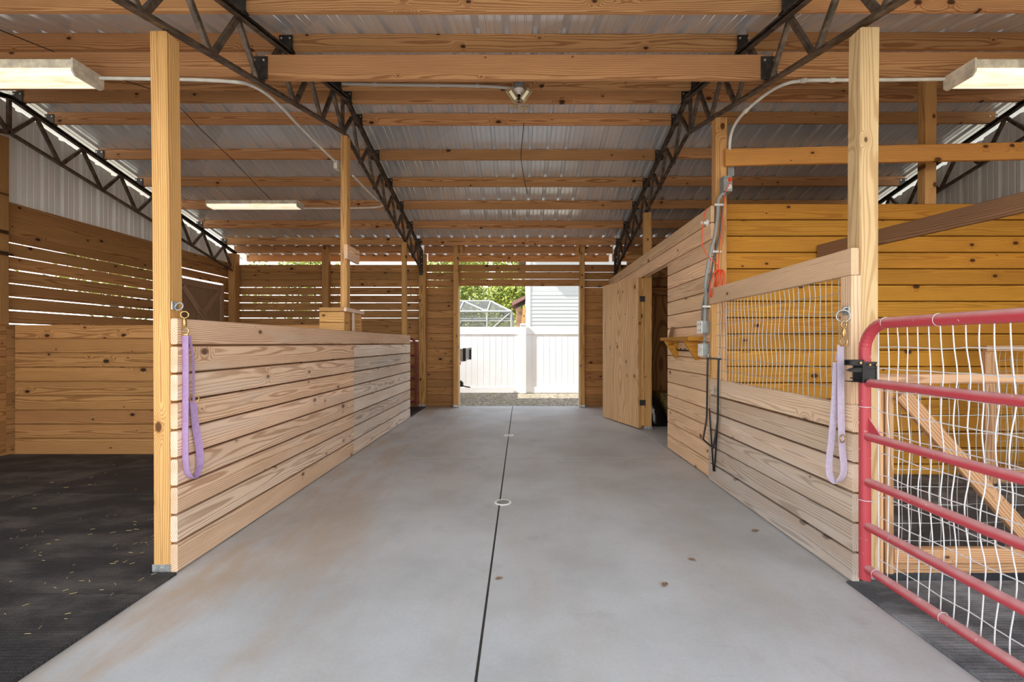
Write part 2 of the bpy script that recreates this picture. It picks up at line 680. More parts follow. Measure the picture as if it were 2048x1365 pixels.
mb.add([(5.7, -2.5, -.06), (60, -2.5, -.06), (60, 8.95, -.03), (5.7, 8.95, -.03)], [[0, 1, 2, 3]])
mb.add([(1.70, -2.5, -.06), (5.7, -2.5, -.06), (5.7, 4.25, -.06), (1.70, 4.25, -.06)], [[0, 1, 2, 3]])
struct('ground', mb, GRAVEL)

# ------------------------------------------------------------------ plank walls
TH = .034


def planks_x(mb, x0, x1, y, z0, z1, gap, shade_lining=False, pitch=.152, joints=(), weather=0.0, top_down=True, gapf=None):
    """Horizontal planks along X at depth y."""
    z = z1
    while z - .03 > z0:
        zb_ = max(z - pitch, z0)
        g = gapf(z) if gapf else gap
        xs = [x0] + list(joints) + [x1]
        for a, b in zip(xs[:-1], xs[1:]):
            mb.box(a + .001, b - .001, y, y + TH, zb_ + g, z, 'x', weather=weather, seg=4, bow=.004 if g > .0095 else 0, ch=.005)
            if g <= .0095 and not shade_lining:
                mb.box(a + .001, b - .001, y + TH * .72, y + TH * .97, zb_ - .004, zb_ + g + .004, 'x', ch=.0005)
        z = zb_


def planks_y(mb, x, y0, y1, z0, z1, gap, shade_lining=False, pitch=.152, joints=(), weather=0.0, gapf=None, wf=None, th=TH):
    z = z1
    while z - .03 > z0:
        zb_ = max(z - pitch, z0)
        g = gapf(z) if gapf else gap
        ys = [y0] + list(joints) + [y1]
        for k, (a, b) in enumerate(zip(ys[:-1], ys[1:])):
            mb.box(x, x + th, a + .001, b - .001, zb_ + g, z, 'y', weather=wf(a, z) if wf else weather, seg=4, bow=.004 if g > .0095 else 0, ch=.005)
            if g <= .0095 and not shade_lining:
                mb.box(x + th * .65, x + th * .95, a + .001, b - .001, zb_ - .006, zb_ + g + .006, 'y', ch=.0005)
        z = zb_


slit = lambda z: .0125 + rnd.uniform(-.006, .003) if z > 1.20 else .007
mb = MB()
planks_y(mb, XL - TH, 1.05, 7.46, 0, 2.83, 0, gapf=slit, joints=(5.0,))
planks_y(mb, XL - TH, 7.46, 8.66, 2.38, 2.83, 0, gapf=slit)
planks_y(mb, XL - TH, 8.66, 8.93, 0, 2.83, 0, gapf=slit)
struct('wall_left', mb, W_WALL)
mb = MB()
planks_y(mb, XRT, 1.05, 8.93, 0, 2.56, .003)
struct('wall_right', mb, W_WALL)
YB = 8.93
mb = MB()
planks_x(mb, XL, -1.93, YB, 0, 2.81, 0, gapf=slit, joints=(-3.83,))
slit2 = lambda z: .010 if z > 2.5 else .007
planks_x(mb, -1.93, -1.225, YB, 0, 2.81, 0, gapf=slit2)
planks_x(mb, -1.225, 1.155, YB, 2.38, 2.81, .010, pitch=.144)
planks_x(mb, 1.155, 1.93, YB, 0, 2.81, 0, gapf=slit2)
planks_x(mb, 1.93, XRT, YB, 0, 2.81, .004)
struct('wall_back', mb, W_WALL)
mb = MB()
planks_x(mb, 1.905, XRT, 4.245, .0, 2.566, .0085, True, pitch=.154)
mb.box(1.905, XRT, 4.40, 4.412, .0, 2.54, 'x')  # unseen backing and caps, added so the plank seams go dark
for (a, b) in ((1.905, 3.84), (3.99, XRT)):
    mb.box(a, b, 4.28, 4.40, 2.50, 2.538, 'x')
struct('wall_tack_room_front', mb, W_ORANGE)
# aisle side of the tack room, with the door opening
mb = MB()
XA = 1.742
planks_y(mb, XA, 4.13, 5.35, 0, 2.2, .008, True, pitch=.157)
planks_y(mb, XA, 4.13, 8.93, 2.2, 2.514, .008, True, pitch=.157)
planks_y(mb, XA, 6.62, 8.93, 0, 2.2, .008, True, pitch=.157)
for (a, b, z0) in ((4.245, 5.33, 0), (5.33, 6.48, 2.2), (6.625, 8.78, 0)):  # hidden backing strips added to shade the gaps between these planks
    mb.box(XA + .056, XA + .066, a, b, z0, 2.49, 'y', ch=.001)
    mb.box(XA + .034, XA + .056, a, b, 2.46, 2.485, 'y', ch=.001)
struct('wall_tack_room_aisle', mb, W_AISLE)
mb = MB()
for k in range(4):
    mb.box(1.79 + k * .98, 1.79 + k * .98 + .977, 7.60, 7.62, .0, 2.05, 'z')
planks_x(mb, 1.79, XRT, 7.60, 2.05, 2.8, .012, pitch=.152)
struct('wall_tack_room_inner', mb, wood('dark_plywood', (168, 124, 76), (120, 82, 44), (70, 46, 26), knots=.1, ring=.07, amp=.8, fy=1.3, contrast=.8))

# ------------------------------------------------------------------ partitions in the stalls
mb = MB()
z = 1.385
for k in range(9):
    w_near = .10 + .18 * rnd.random() + (.30 if k in (7,) else 0)
    js = [2.44, 7.57] if k == 0 else [2.44, 5.02, 7.57]
    for q, (a, b) in enumerate(zip(js[:-1], js[1:])):
        mb.box(-1.901, -1.863, a + .0015, b - .0015, z - .1535 + (.013 if k < 8 else .003), z, 'y', weather=w_near + (.8 if q else .05), seg=3, ch=.006)
    z -= .1535
for (a, b) in ((2.56, 4.92), (5.04, 7.43), (7.54, 7.57)):  # unseen inner boards, added to darken the seams of the partition
    mb.box(-1.985, -1.965, a, b, .018, 1.34, 'y', ch=.002)
mb.box(-1.985, -1.903, 7.545, 7.568, .018, 1.34, 'z', ch=.002)
tag(obj('stall_partition', mb, W_PART), 'low plank partition along the left of the aisle, behind the purple lead', 'partition')
mb = MB()
z = 1.455
for k in range(9):
    mb.box(-5.66, -1.99, 5.035, 5.073, (-.02 if k == 8 else z - .1595 + .009), z, 'x', seg=2, ch=.006)
    if k:
        mb.box(-5.65, -2.0, 5.063, 5.072, z - .006, z + .014, 'x', ch=.0005)
    z -= .1595
tag(obj('stall_divider', mb, W_WALL), 'brown plank divider across the stall at the far edge of the black mats', 'partition')

# near right stall front: low planks, rail and wire mesh
t = thing('mesh_stall_panel', 'stall front of weathered planks with a wire mesh window beside the red gate', 'partition', (1.74, 3.2, 0))
mb = MB()
z = .930
for k in range(6):
    mb.box(1.72, 1.757, 2.338, 4.128, z - .155 + (.012 if k < 5 else .002), z, 'y', weather=.36 + .14 * k, seg=3, ch=.007, bow=.004)
    z -= .155
mb.box(1.812, 1.828, 2.475, 4.125, .018, .87, 'y', ch=.002)  # hidden board added behind the planks to keep their seams dark
mb.box(1.76, 1.81, 4.10, 4.125, .018, .90, 'z', ch=.002)
obj('plank_base', mb, W_RIGHT, t)
mb = MB()
mb.box(1.715, 1.755, 2.338, 4.10, 1.606, 1.746, 'y', weather=.05)
obj('top_rail', mb, W_RIGHT, t)
mb = MB()
mb.box(1.72, 1.772, 2.342, 2.425, .932, 1.604, 'z', weather=.1)
obj('jamb', mb, W_RIGHT, t)
mb = MB()
mb.box(1.722, 1.806, 4.075, 4.112, .932, 1.604, 'z', weather=.0)
obj('jamb', mb, W_POST, t)


def wire_grid(mb, P, u0, u1, v0, v1, su, sv, r, wob=.004, bulge=0.0, n=5, knots=True):
    """A welded 2x4 inch horse mesh; P(u, v, d) gives the world point."""
    nu, nv = int(round((u1 - u0) / su)), int(round((v1 - v0) / sv))

    def pt(i, j):
        u, v = u0 + (u1 - u0) * i / nu, v0 + (v1 - v0) * j / nv
        q = noise.noise_vector(Vector((i * .35, j * .45, su * 77))) * wob
        b = bulge * math.sin(PI * i / nu) * (0.6 + .4 * math.sin(j * 1.9 + i * .25))
        e = 0 if i in (0, nu) or j in (0, nv) else 1
        return P(u + q.x * e * 2.2, v + q.y * e * 1.5, q.z * e + b * e)
    for i in range(nu + 1):
        pts = [pt(i, j) for j in range(nv + 1)]
        mb.tube(smooth_path(pts, 3), r, n)
    for j in range(nv + 1):
        pts = [pt(i, j) for i in range(nu + 1)]
        mb.tube(pts, r, n)
    if knots:
        for i in range(nu + 1):
            for j in range(nv + 1):
                c = pt(i, j)
                s = r * 1.9
                mb.add([c + Vector(q) * s for q in ((1, 0, 0), (-1, 0, 0), (0, 1, 0), (0, -1, 0), (0, 0, 1), (0, 0, -1))],
                       [[0, 2, 4], [2, 1, 4], [1, 3, 4], [3, 0, 4], [2, 0, 5], [1, 2, 5], [3, 1, 5], [0, 3, 5]], smooth=True)


mb = MB()
wire_grid(mb, lambda u, v, d: Vector((1.768 + d, u, v)), 2.40, 4.09, .90, 1.63, .0525, .1, .0022, wob=.006, bulge=.012)
obj('wire_mesh', mb, WIREG, t)

# ------------------------------------------------------------------ posts
def post(x0, x1, y0, y1, z1, label, mat=W_POST, lean=(0, 0), base=True, z0=0.0, weather=0.0, cat='post', name='timber_post', slant=0.0):
    t = None
    mb = MB()
    cx, cy = (x0 + x1) / 2, (y0 + y1) / 2
    mb.board((cx, cy, z0 + (.01 if base else 0)), (cx + lean[0], cy + lean[1], z1), x1 - x0, y1 - y0, (1, 0, 0), weather=weather, ch=.006, seg=4, bow=.006)
    if not base:
        return tag(obj(name, mb, mat), label, cat, 'timber posts carrying the roof')
    t = thing(name, label, cat, (cx, cy, z0), 'timber posts carrying the roof')
    obj('shaft', mb, mat, t)
    mb = MB()
    a, b, c, d = x0 - .003, x1 + .003, y0 - .003, y1 + .003
    for (p, q) in (((a, c, z0), (b, c + .003, z0 + .05)), ((a, d - .003, z0), (b, d, z0 + .05))):
        mb.box(p[0], q[0], p[1], q[1], p[2], q[2], 'x', ch=.0008)
    mb.box(a, b, c, d, z0, z0 + .009, 'x', ch=.001)
    mb.lathe((cx, c - .004, z0 + .028), [(.009, 0), (.009, .005)], 8, (0, 1, 0), mi=1)
    obj('post_base', mb, [GALV, BOLT], t)
    return t


post(-1.995, -1.903, 2.44, 2.54, 2.945, 'tall yellow pine post with the purple lead, at the front end of the left partition', lean=(-.022, 0))
post(-1.978, -1.905, 4.93, 5.03, 3.53, 'pine post with a nailed board, rising from the wooden bin on the left partition', base=False)
post(-1.978, -1.905, 7.44, 7.53, 2.925, 'slim pine post at the far end of the left partition', W_OLD, base=False)
post(-1.998, -1.86, 8.80, 8.92, 3.0, 'greyish post in the back wall beside the small far red gate', W_OLD)
post(1.785, 1.885, 2.36, 2.455, 2.91, 'tall pale pine post behind the latch of the red gate', W_PALE, weather=.15)
post(1.795, 1.90, 4.14, 4.235, 3.33, 'pine post carrying the upper outlet box and the grey conduits', base=False)
post(1.785, 1.89, 6.50, 6.60, 3.14, 'pine post at the hinge side of the plywood door', W_POST)
post(1.86, 1.96, 8.80, 8.92, 3.0, 'pine post in the back wall behind the plywood door', W_POST, base=False)
post(-3.90, -3.77, 8.80, 8.92, 3.14, 'post in the middle of the slatted back wall behind the wooden bin', W_OLD, base=False)
post(-5.70, -5.56, 8.75, 8.90, 3.0, 'dark corner post where the slatted left and back walls meet', W_OLD, base=False)
post(-5.715, -5.66, 4.88, 4.98, 3.52, 'dark post against the left wall at the end of the plank divider', W_OLD, base=False, z0=1.455)
post(-1.318, -1.225, 8.76, 8.92, 3.16, 'post on the left side of the open back doorway', W_POST)
post(1.155, 1.245, 8.76, 8.92, 3.16, 'post on the right side of the open back doorway', W_POST)
post(3.86, 3.97, 4.29, 4.38, 3.80, 'pine post standing behind the golden plank wall, under the right fluorescent light', base=False, weather=0)

# corbel blocks on the doorway posts
for x, lb in ((-1.20, 'small angled pine block at the top of the left doorway post'), (1.13, 'small angled pine block at the top of the right doorway post')):
    mb = MB()
    s = 1 if x < 0 else -1
    mb.prism([(x - .024 * s, 8.78, 3.16), (x + .06 * s, 8.78, 3.16), (x + .06 * s, 8.78, 3.00), (x + .02 * s, 8.78, 3.00)], (0, .1, 0))
    tag(obj('corbel_block', mb, W_POST), lb, 'block')

# ------------------------------------------------------------------ purlins
rows = [(3.12, 'the front slope, nearest the camera'), (3.76, 'the front slope, second from the camera'),
        (4.40, 'the front slope, just behind the tie beam'), (4.77, 'the front side of the ridge'),
        (5.06, 'the back side of the ridge'), (5.40, 'the back slope, first below the ridge'),
        (6.04, 'the back slope, second below the ridge'), (6.66, 'the back slope, third below the ridge'),
        (7.28, 'the back slope, fourth below the ridge'), (7.91, 'the back slope, fifth below the ridge'),
        (8.54, 'the back slope, sixth below the ridge'), (8.90, 'the back slope, over the wall posts'),
        (9.30, 'the back eave, outermost')]
TX = [-5.63, -1.95, 1.85, 5.63]
bays = [(-5.66, -1.985, 'the left stalls'), (-1.915, 1.815, 'the aisle'), (1.885, 5.66, 'the right stalls')]
for y, where in rows:
    for k, (xa, xb, bay) in enumerate(bays):
        yy = y + (0, .012, -.01)[k] + rnd.uniform(-.006, .006)
        za = zc(yy) + .002
        dz = .004
        mb = MB()
        mb.board((xa, yy, za + PUR / 2 - .001), (xb, yy, za + PUR / 2 - .001), PUR - .003, .038, (0, 0, 1), seg=3)
        tag(obj('roof_purlin', mb, W_PURLIN), 'pine roof purlin over %s, on %s' % (bay, where), 'beam', 'pine purlins under the metal roof')
for k, (xa, xb, bay) in enumerate(((-5.6, -1.985, 'the left stalls, behind the left fluorescent light'), (-1.915, 1.815, 'the aisle, in front of the ridge lamp'), (1.885, 5.6, 'the right stalls, behind the right fluorescent light'))):
    mb = MB()
    yy = 3.36
    z0 = 3.225 + (.02, 0, .02)[k]
    mb.box(xa, xb, yy, yy + .038, z0, z0 + .184, 'x', seg=2)
    tag(obj('tie_beam', mb, W_PURLIN), 'thick low pine tie beam across %s' % bay, 'beam', 'low tie beams between the trusses')

# ------------------------------------------------------------------ trusses
def angle_bar(mb, A, B, a, th, side, up=(0, 0, 1), mi=0):
    """An L-shaped steel bar from A to B: one leg along up, one along side."""
    A, B = Vector(A), Vector(B)
    d = (B - A).normalized()
    u = Vector(up)
    u = (u - d * u.dot(d)).normalized()
    s = d.cross(u).normalized()
    if s.dot(Vector(side)) < 0:
        s = -s
    mb.board(A + u * (a / 2), B + u * (a / 2), a, th, u, ch=.0008, mi=mi)
    mb.board(A + s * (a / 2), B + s * (a / 2), th, a, u, ch=.0008, mi=mi)


def truss(x, label, sd, y0, y1):
    t = thing('steel_truss', label, 'truss', (x, YR, zb(YR)), 'dark steel roof trusses')
    mb = MB()
    for (ya, yb) in ((y0, YR), (YR, y1)):
        angle_bar(mb, (x, ya, zc(ya) - .045), (x, yb, zc(yb) - .045), .042, .006, (sd, 0, 0))
        angle_bar(mb, (x, ya, zc(ya) - .004), (x, yb, zc(yb) - .004), .042, .006, (sd, 0, 0), up=(0, 0, -1))
    obj('top_chord', mb, STEEL, t)
    mb = MB()
    for (ya, yb) in ((y0 + .12, YR), (YR, y1)):
        angle_bar(mb, (x, ya, zb(ya)), (x, yb, zb(yb)), .048, .006, (sd, 0, 0))
    obj('bottom_chord', mb, STEEL, t)
    # web zig-zag
    seq = []
    n = 7
    for (ya, yb) in ((YR, y1 - .06), (YR, y0 + .16)):
        L = (yb - ya) / n
        pts = []
        for i in range(n):
            pts.append((ya + L * i, 'b' if i else 'b'))
            pts.append((ya + L * (i + .5), 't'))
        pts.append((yb, 'b'))
        for (p, q) in zip(pts[:-1], pts[1:]):
            zs = [zc(p_[0]) - .03 if p_[1] == 't' else zb(p_[0]) + .02 for p_ in (p, q)]
            seq.append(((x - sd * .004, p[0], zs[0]), (x - sd * .004, q[0], zs[1])))
    seq.append(((x - sd * .004, YR, zb(YR) + .02), (x - sd * .004, YR, zc(YR) - .03)))
    for A, B in seq:
        mb = MB()
        angle_bar(mb, A, B, .030, .005, (-sd, 0, 0), up=(0, 1, 0))
        obj('web_bar', mb, STEEL, t)
    mb = MB()
    mb.box(x - .035, x + .035, y1 - .012, y1, zb(y1) - .06, zc(y1), 'z', ch=.001)
    for q in (.03, .16, .29):
        mb.lathe((x + .012, y1 - .016, zb(y1) + q), [(.010, 0), (.010, .008)], 8, (0, 1, 0), mi=1)
    obj('end_plate', mb, [BRACKET, BOLT], t)
    for y, where in rows:
        if y > y1:
            continue
        mb = MB()
        b = zc(y)
        mb.box(x - .055, x + .055, y - .030, y - .023, b - .002, b + .115, 'x', ch=.001)
        mb.box(x - .055, x + .055, y - .030, y + .022, b - .004, b + .001, 'x', ch=.001)
        for q in (-.035, .035):
            mb.lathe((x + q, y - .036, b + .085), [(.008, 0), (.008, .006)], 8, (0, 1, 0), mi=1)
        obj('purlin_bracket', mb, [BRACKET, BOLT], t)
    if abs(x) < 3:
        mb = MB()
        y = 3.36
        mb.box(x - .06, x + .06, y - .008, y - .001, 3.22, 3.39, 'x', ch=.001)
        for q in (-.035, .035):
            mb.lathe((x + q, y - .014, 3.36), [(.008, 0), (.008, .006)], 8, (0, 1, 0), mi=1)
        obj('tie_beam_bracket', mb, [BRACKET, BOLT], t)
    return t


truss(TX[0], 'dark steel truss along the left gable wall, beside the metal siding', 1, 1.1, 8.86)
truss(TX[1], 'dark steel truss over the left partition posts', 1, 1.1, 8.79)
truss(TX[2], 'dark steel truss over the right side of the aisle, above the red gate', -1, 1.1, 8.79)
truss(TX[3], 'dark steel truss along the right gable wall, beyond the golden planks', -1, 1.1, 8.86)

# ------------------------------------------------------------------ rubber mats
mats_l = [(-5.70, -4.035, 3.685, 5.03, 'in the far left corner under the plank divider', 0),
          (-4.03, -1.915, 3.685, 5.03, 'against the divider, behind the front post', 0),
          (-5.70, -4.035, 2.225, 3.68, 'in the middle of the left stall, at its outer side', 0),
          (-4.03, -1.915, 2.225, 3.68, 'in the middle of the left stall, beside the front post', 0),
          (-4.03, -1.858, .75, 2.22, 'at the front of the left stall, its edge along the concrete', 0),
          (-4.6, -1.86, 7.60, 8.80, 'in the far left stall entrance, beyond the partition', 0),
          (1.70, 4.2, .75, 2.35, 'under the red gate, its edge along the concrete', 1),
          (1.80, 5.6, 2.46, 4.235, 'in the right stall in front of the golden planks', 1)]
for (a, b, c, d, where, right) in mats_l:
    mb = MB()
    zt_m = .014 + rnd.uniform(-.002, .002)
    if c == 2.225 and b > -2:
        mb.prism([(a, c, -.052), (-1.858, c, -.052), (-1.858, 2.428, -.052), (-2.006, 2.428, -.052), (-2.006, 2.552, -.052), (b, 2.552, -.052), (b, d, -.052), (a, d, -.052)], (0, 0, .052 + zt_m))
    else:
        mb.box(a, b, c, d, -.052 if not right else -.058, zt_m, 'x', ch=.006)
    tag(obj('rubber_mat', mb, MAT_R if right else MAT_L), 'black rubber stall mat ' + where, 'mat', 'rubber stall mats')

mb = MB()
for i in range(170):
    x, y = rnd.uniform(-4.8, -1.95), rnd.uniform(1.6, 4.6)
    if rnd.random() < .55:
        x, y = rnd.uniform(-3.4, -1.95), rnd.uniform(1.9, 3.2)
    a, L = rnd.uniform(0, PI), rnd.uniform(.008, .035)
    d = Vector((math.cos(a), math.sin(a), 0)) * L / 2
    p = Vector((x, y, .0185))
    mb.tube([p - d, p + d], .0012, 4)
    for q in range(8):
        mb.wv[-1 - q] = (rnd.random(), 0, 0)
o = tag(obj('straw_litter', mb, STRAW), 'scattered bits of straw on the black mats of the left stall', 'straw')
o['kind'] = 'stuff'


def leaf(px, py, size, label, ang):
    Y = F * H / (py - CY)
    c = at(px, py, Y)
    mb = MB()
    n = 6
    vs, fs = [], []
    for i in range(n + 1):
        q = i / n
        wd = size * .3 * math.sin(PI * min(1, q * .93 + .05)) + .0005
        for s in (-1, 0, 1):
            u, v = (q - .5) * size, s * wd
            vs.append(c + Vector((u * math.cos(ang) - v * math.sin(ang), u * math.sin(ang) + v * math.cos(ang), .004 + abs(s) * .004 + .003 * math.sin(q * PI))))
    for i in range(n):
        for s in (0, 1):
            fs.append([i * 3 + s, i * 3 + s + 1, i * 3 + s + 4, i * 3 + s + 3])
    mb.add(vs, fs, wv=(.5, 0, 0))
    o = tag(obj('fallen_leaf', mb, DRYLEAF), label, 'leaf', 'dry leaves on the concrete')


DRYLEAF = plain('dry_leaf', (150, 122, 92), .8, 0, .2, 60)
leaf(998, 1160, .042, 'tan dry leaf on the concrete close to the centre joint', .4)
leaf(1511, 1064, .055, 'brown dry leaf on the concrete near the weathered right planks', .2)
leaf(1384, 1122, .045, 'greyish dry leaf on the concrete between the joint and the right planks', 2.6)
leaf(1330, 1172, .05, 'curled pale leaf on the concrete in front of the right planks', 1.0)

# floor drains
for (px, py, r, lb) in ((1006, 1005.5, .067, 'round white slotted floor drain on the centre joint, nearer the camera'), (1017.5, 871.5, .066, 'worn round floor drain on the centre joint, nearer the back doorway')):
    Y = F * H / (py - CY)
    c = at(px, py, Y)
    t = thing('floor_drain', lb, 'drain', (c.x, c.y, .0), 'round floor drains')
    mb = MB()
    mb.lathe((c.x, c.y, .0), [(r, 0), (r, .003), (r * .93, .005), (r * .74, .005), (r * .74, .002)], 32)
    obj('rim', mb, COVER, t)
    mb = MB()
    for k in range(-4, 5):
        x = k * r * .17
        hw = math.sqrt(max(0, (r * .76) ** 2 - x * x))
        mb.box(c.x + x - r * .045, c.x + x + r * .045, c.y - hw, c.y + hw, .001, .0052, 'y', ch=.0006)
    obj('grate', mb, GALV, t)
    mb = MB()
    mb.lathe((c.x, c.y, .0), [(r * .75, .0008), (r * .75, .0022)], 24)
    obj('sump', mb, INK, t)

# ------------------------------------------------------------------ doors
t = thing('door_1', 'plywood door standing open against the right aisle wall', 'door', (1.72, 6.54, 0))
A, B = Vector((1.700, 6.53, 0)), Vector((1.382, 7.58, 0))
d = (B - A).normalized()
nrm = Vector((-d.y, d.x, 0))                      # towards the aisle wall
if nrm.x < 0:
    nrm = -nrm
mb = MB()
M_ = A.lerp(B, .5)
mb.board(M_ + Vector((0, 0, .02)), M_ + Vector((0, 0, 2.21)), (B - A).length, .014, d, tint=.6)
me_o = obj('panel', mb, W_DOORPLY, t)
mb = MB()
for q in (0.02, .98):
    p = A.lerp(B, q) + nrm * .030
    mb.board(p + Vector((0, 0, .02)), p + Vector((0, 0, 2.21)), .044, .045, d, tint=.2)
for z in (.06, 1.1, 2.17):
    mb.board(A.lerp(B, .045) + nrm * .030 + Vector((0, 0, z)), A.lerp(B, .955) + nrm * .030 + Vector((0, 0, z)), .044, .045, (0, 0, 1), tint=.2)
obj('frame', mb, W_POST, t)
for z in (.35, 1.85):
    mb = MB()
    mb.box(1.715, 1.80, 6.496, 6.50, z, z + .08, 'x', ch=.001)
    mb.lathe((1.722, 6.496, z), [(.008, 0), (.008, .08)], 10)
    obj('hinge', mb, BRACKET, t)
for (q, z) in ((.30, 1.70), (.72, 1.66)):
    mb = MB()
    p = A.lerp(B, q) - nrm * .0075 + Vector((0, 0, z))
    mb.tube([p, p - nrm * .02, p - nrm * .026 + Vector((0, 0, -.014)), p - nrm * .02 + Vector((0, 0, -.024))], .0045, 6)
    obj('coat_hook', mb, GALV, t)
t['kind'] = 'structure'

t = thing('door_2', 'dark plank stall door with an X brace in the left wall', 'door', (XL, 8.06, 0))
mb = MB()
mb.box(XL - .02, XL - .003, 7.47, 8.65, .05, 2.36, 'z', tint=.2)
obj('panel', mb, W_DARK, t)
mb = MB()
for (a, b) in ((7.475, 7.575), (8.545, 8.645)):
    mb.box(XL - .002, XL + .02, a, b, .05, 2.36, 'z', tint=.7)
for z in (.05, 1.18, 2.24):
    mb.box(XL - .002, XL + .02, 7.58, 8.54, z, z + .11, 'y', tint=.7)
obj('frame', mb, W_DARK, t)
mb = MB()
mb.board((XL + .009, 7.60, 1.31), (XL + .009, 8.52, 2.22), .1, .02, (0, 0, 1), tint=.8)
mb.board((XL + .012, 7.60, 2.22), (XL + .012, 8.52, 1.31), .1, .02, (0, 0, 1), tint=.8)
mb.board((XL + .009, 7.60, .18), (XL + .009, 8.52, 1.16), .1, .02, (0, 0, 1), tint=.8)
mb.board((XL + .012, 7.60, 1.16), (XL + .012, 8.52, .18), .1, .02, (0, 0, 1), tint=.8)
obj('cross_brace', mb, W_DARK, t)
t['kind'] = 'structure'

# trim boards round the tack-room opening and the back doorway
mb = MB()
mb.box(1.782, 1.80, 5.335, 5.352, 0, 2.2, 'z')
mb.box(1.745, 1.783, 6.502, 6.60, .06, 2.19, 'z')
struct('trim_tack_room_door', mb, W_POST)
mb = MB()
mb.box(-1.224, -1.214, 8.90, 8.965, 0, 2.38, 'z')
mb.box(1.144, 1.154, 8.90, 8.965, 0, 2.38, 'z')
struct('trim_back_doorway', mb, plain('pale_trim', (226, 218, 206), .7))

# ------------------------------------------------------------------ boards and rails
mb = MB()
mb.board((1.86, 4.11, 2.945), (4.75, 4.05, 2.985), .152, .038, (0, 0, 1), seg=2)
tag(obj('cross_rail', mb, W_AMBER), 'golden horizontal board crossing high in front of the right stall, behind the tall pale post', 'board')
mb = MB()
mb.board((2.80, 4.225, 2.11), (3.36, 1.6, 2.13), .125, .040, (0, 0, 1))
tag(obj('stall_rail', mb, W_RAIL), 'dark brown rail running from the golden plank wall towards the camera above the red gate', 'board')
mb = MB()
mb.box(-1.901, -1.863, 4.83, 5.19, 2.16, 2.315, 'y')
tag(obj('short_board', mb, W_PART), 'short pine board nailed to the post above the wooden bin', 'board')

# wooden bin on the partition
t = thing('wooden_bin', 'small open wooden bin built round the post on top of the left partition', 'bin', (-2.0, 5.0, 1.388))
mb = MB()
for k in range(2):
    mb.box(-2.15, -1.885, 4.80, 4.822, 1.36 + k * .115, 1.47 + k * .115, 'x')
obj('front_panel', mb, W_POST, t)
mb = MB()
mb.box(-2.15, -1.895, 4.795, 4.83, 1.592, 1.632, 'x')
mb.box(-2.15, -2.115, 4.84, 5.34, 1.592, 1.632, 'y')
obj('front_cap', mb, W_POST, t)
mb = MB()
mb.box(-1.892, -1.862, 4.80, 5.35, 1.592, 1.632, 'y', weather=.6)
obj('aisle_cap', mb, W_PART, t)
mb = MB()
mb.box(-1.895, -1.875, 5.04, 5.09, 1.388, 1.590, 'z', weather=.6)
obj('slat', mb, W_PART, t)
mb = MB()
mb.box(-2.15, -1.892, 5.32, 5.345, 1.388, 1.590, 'x')
obj('rear_panel', mb, W_POST, t)
mb = MB()
mb.box(-2.15, -2.13, 4.83, 5.32, 1.388, 1.590, 'y')
obj('side_panel', mb, W_POST, t)

# ------------------------------------------------------------------ red tube gates
def arc(c, r, a0, a1, U, V_, n=10):
    return [c + U * (r * math.cos(a0 + (a1 - a0) * i / n)) + V_ * (r * math.sin(a0 + (a1 - a0) * i / n)) for i in range(n + 1)]


def tube_gate(P, L, zs, label, r_f, r_r, mesh, base, rc=.14, lat=True):
    """P(u, z) maps gate coordinates to the world: u = 0 at the latch end."""
    t = thing('tube_gate', label, 'gate', base)
    O = P(0, 0)
    U = (P(1, 0) - O)
    Z = Vector((0, 0, 1))
    zt, zbm = zs[0], zs[-1]
    mb = MB()
    path = [P(0, .058 if mesh else .016), P(0, zbm + .2)]
    c1 = P(rc, zt - rc)
    path += arc(c1, rc, PI, PI / 2, U, Z)
    c2 = P(L - rc, zt - rc)
    path += arc(c2, rc, PI / 2, 0, U, Z)
    path += [P(L, .058 if mesh else .016)]
    # crushed ribs on the inside of the bend
    mb.tube(path, r_f, 14)
    for k in range(9):
        a = PI - (PI / 2) * (k + .5) / 9
        tang = U * -math.sin(a) + Z * math.cos(a)
        mb.lathe(c1 + U * (rc * math.cos(a)) + Z * (rc * math.sin(a)) - tang * .004, [(r_f * .98, -.004), (r_f * 1.06, .003), (r_f * .98, .010)], 14, tang)
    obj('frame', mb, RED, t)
    for z in zs[1:]:
        mb = MB()
        mb.tube([P(r_f * .8, z), P(L * .5, z - .004), P(L - r_f * .8, z)], r_r, 12)
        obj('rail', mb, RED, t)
    return t, U


GX = 1.738
Pg = lambda u, z: Vector((GX + .006 * u, 2.275 - u, z))
gate, GU = tube_gate(Pg, 1.21, [1.348, 1.052, .782, .554, .331, .118], 'red tubular gate with white wire mesh in the right foreground', .026, .0215, True, (1.74, 1.67, 0.014))
mb = MB()
PW = lambda u, v, d: Vector((GX + .034 + d, 2.275 - u, v))
wire_grid(mb, PW, .045, 1.19, .075, 1.335, .0545, .1045, .0026, wob=.007, bulge=.02)
# end wires wrapped round the frame
for z in (1.14, .93, .46):
    mb.tube(arc(Pg(0, z), .029, 0, 2 * PI, Vector((1, 0, 0)), Vector((0, 1, 0)), 14), .0018, 5)
    mb.tube([Pg(0, z) + Vector((.03, 0, 0)), PW(.045, z - .01, 0)], .0018, 5)
for (u, z, r) in ((.13, 1.348, .0268), (.40, 1.348, .0268), (.07, .118, .0225), (.42, .118, .0225)):
    mb.tube(arc(Pg(u, z), r, 0, 2 * PI, Vector((1, 0, 0)), Vector((0, 0, 1)), 14), .0012, 5)
obj('wire_mesh', mb, WIRE, gate)
mb = MB()
mb.prism([Pg(.02, .80), Pg(.02, .885), Pg(.04, .86), Pg(.10, .80)], (.004, 0, 0))
obj('gusset', mb, RED, gate)
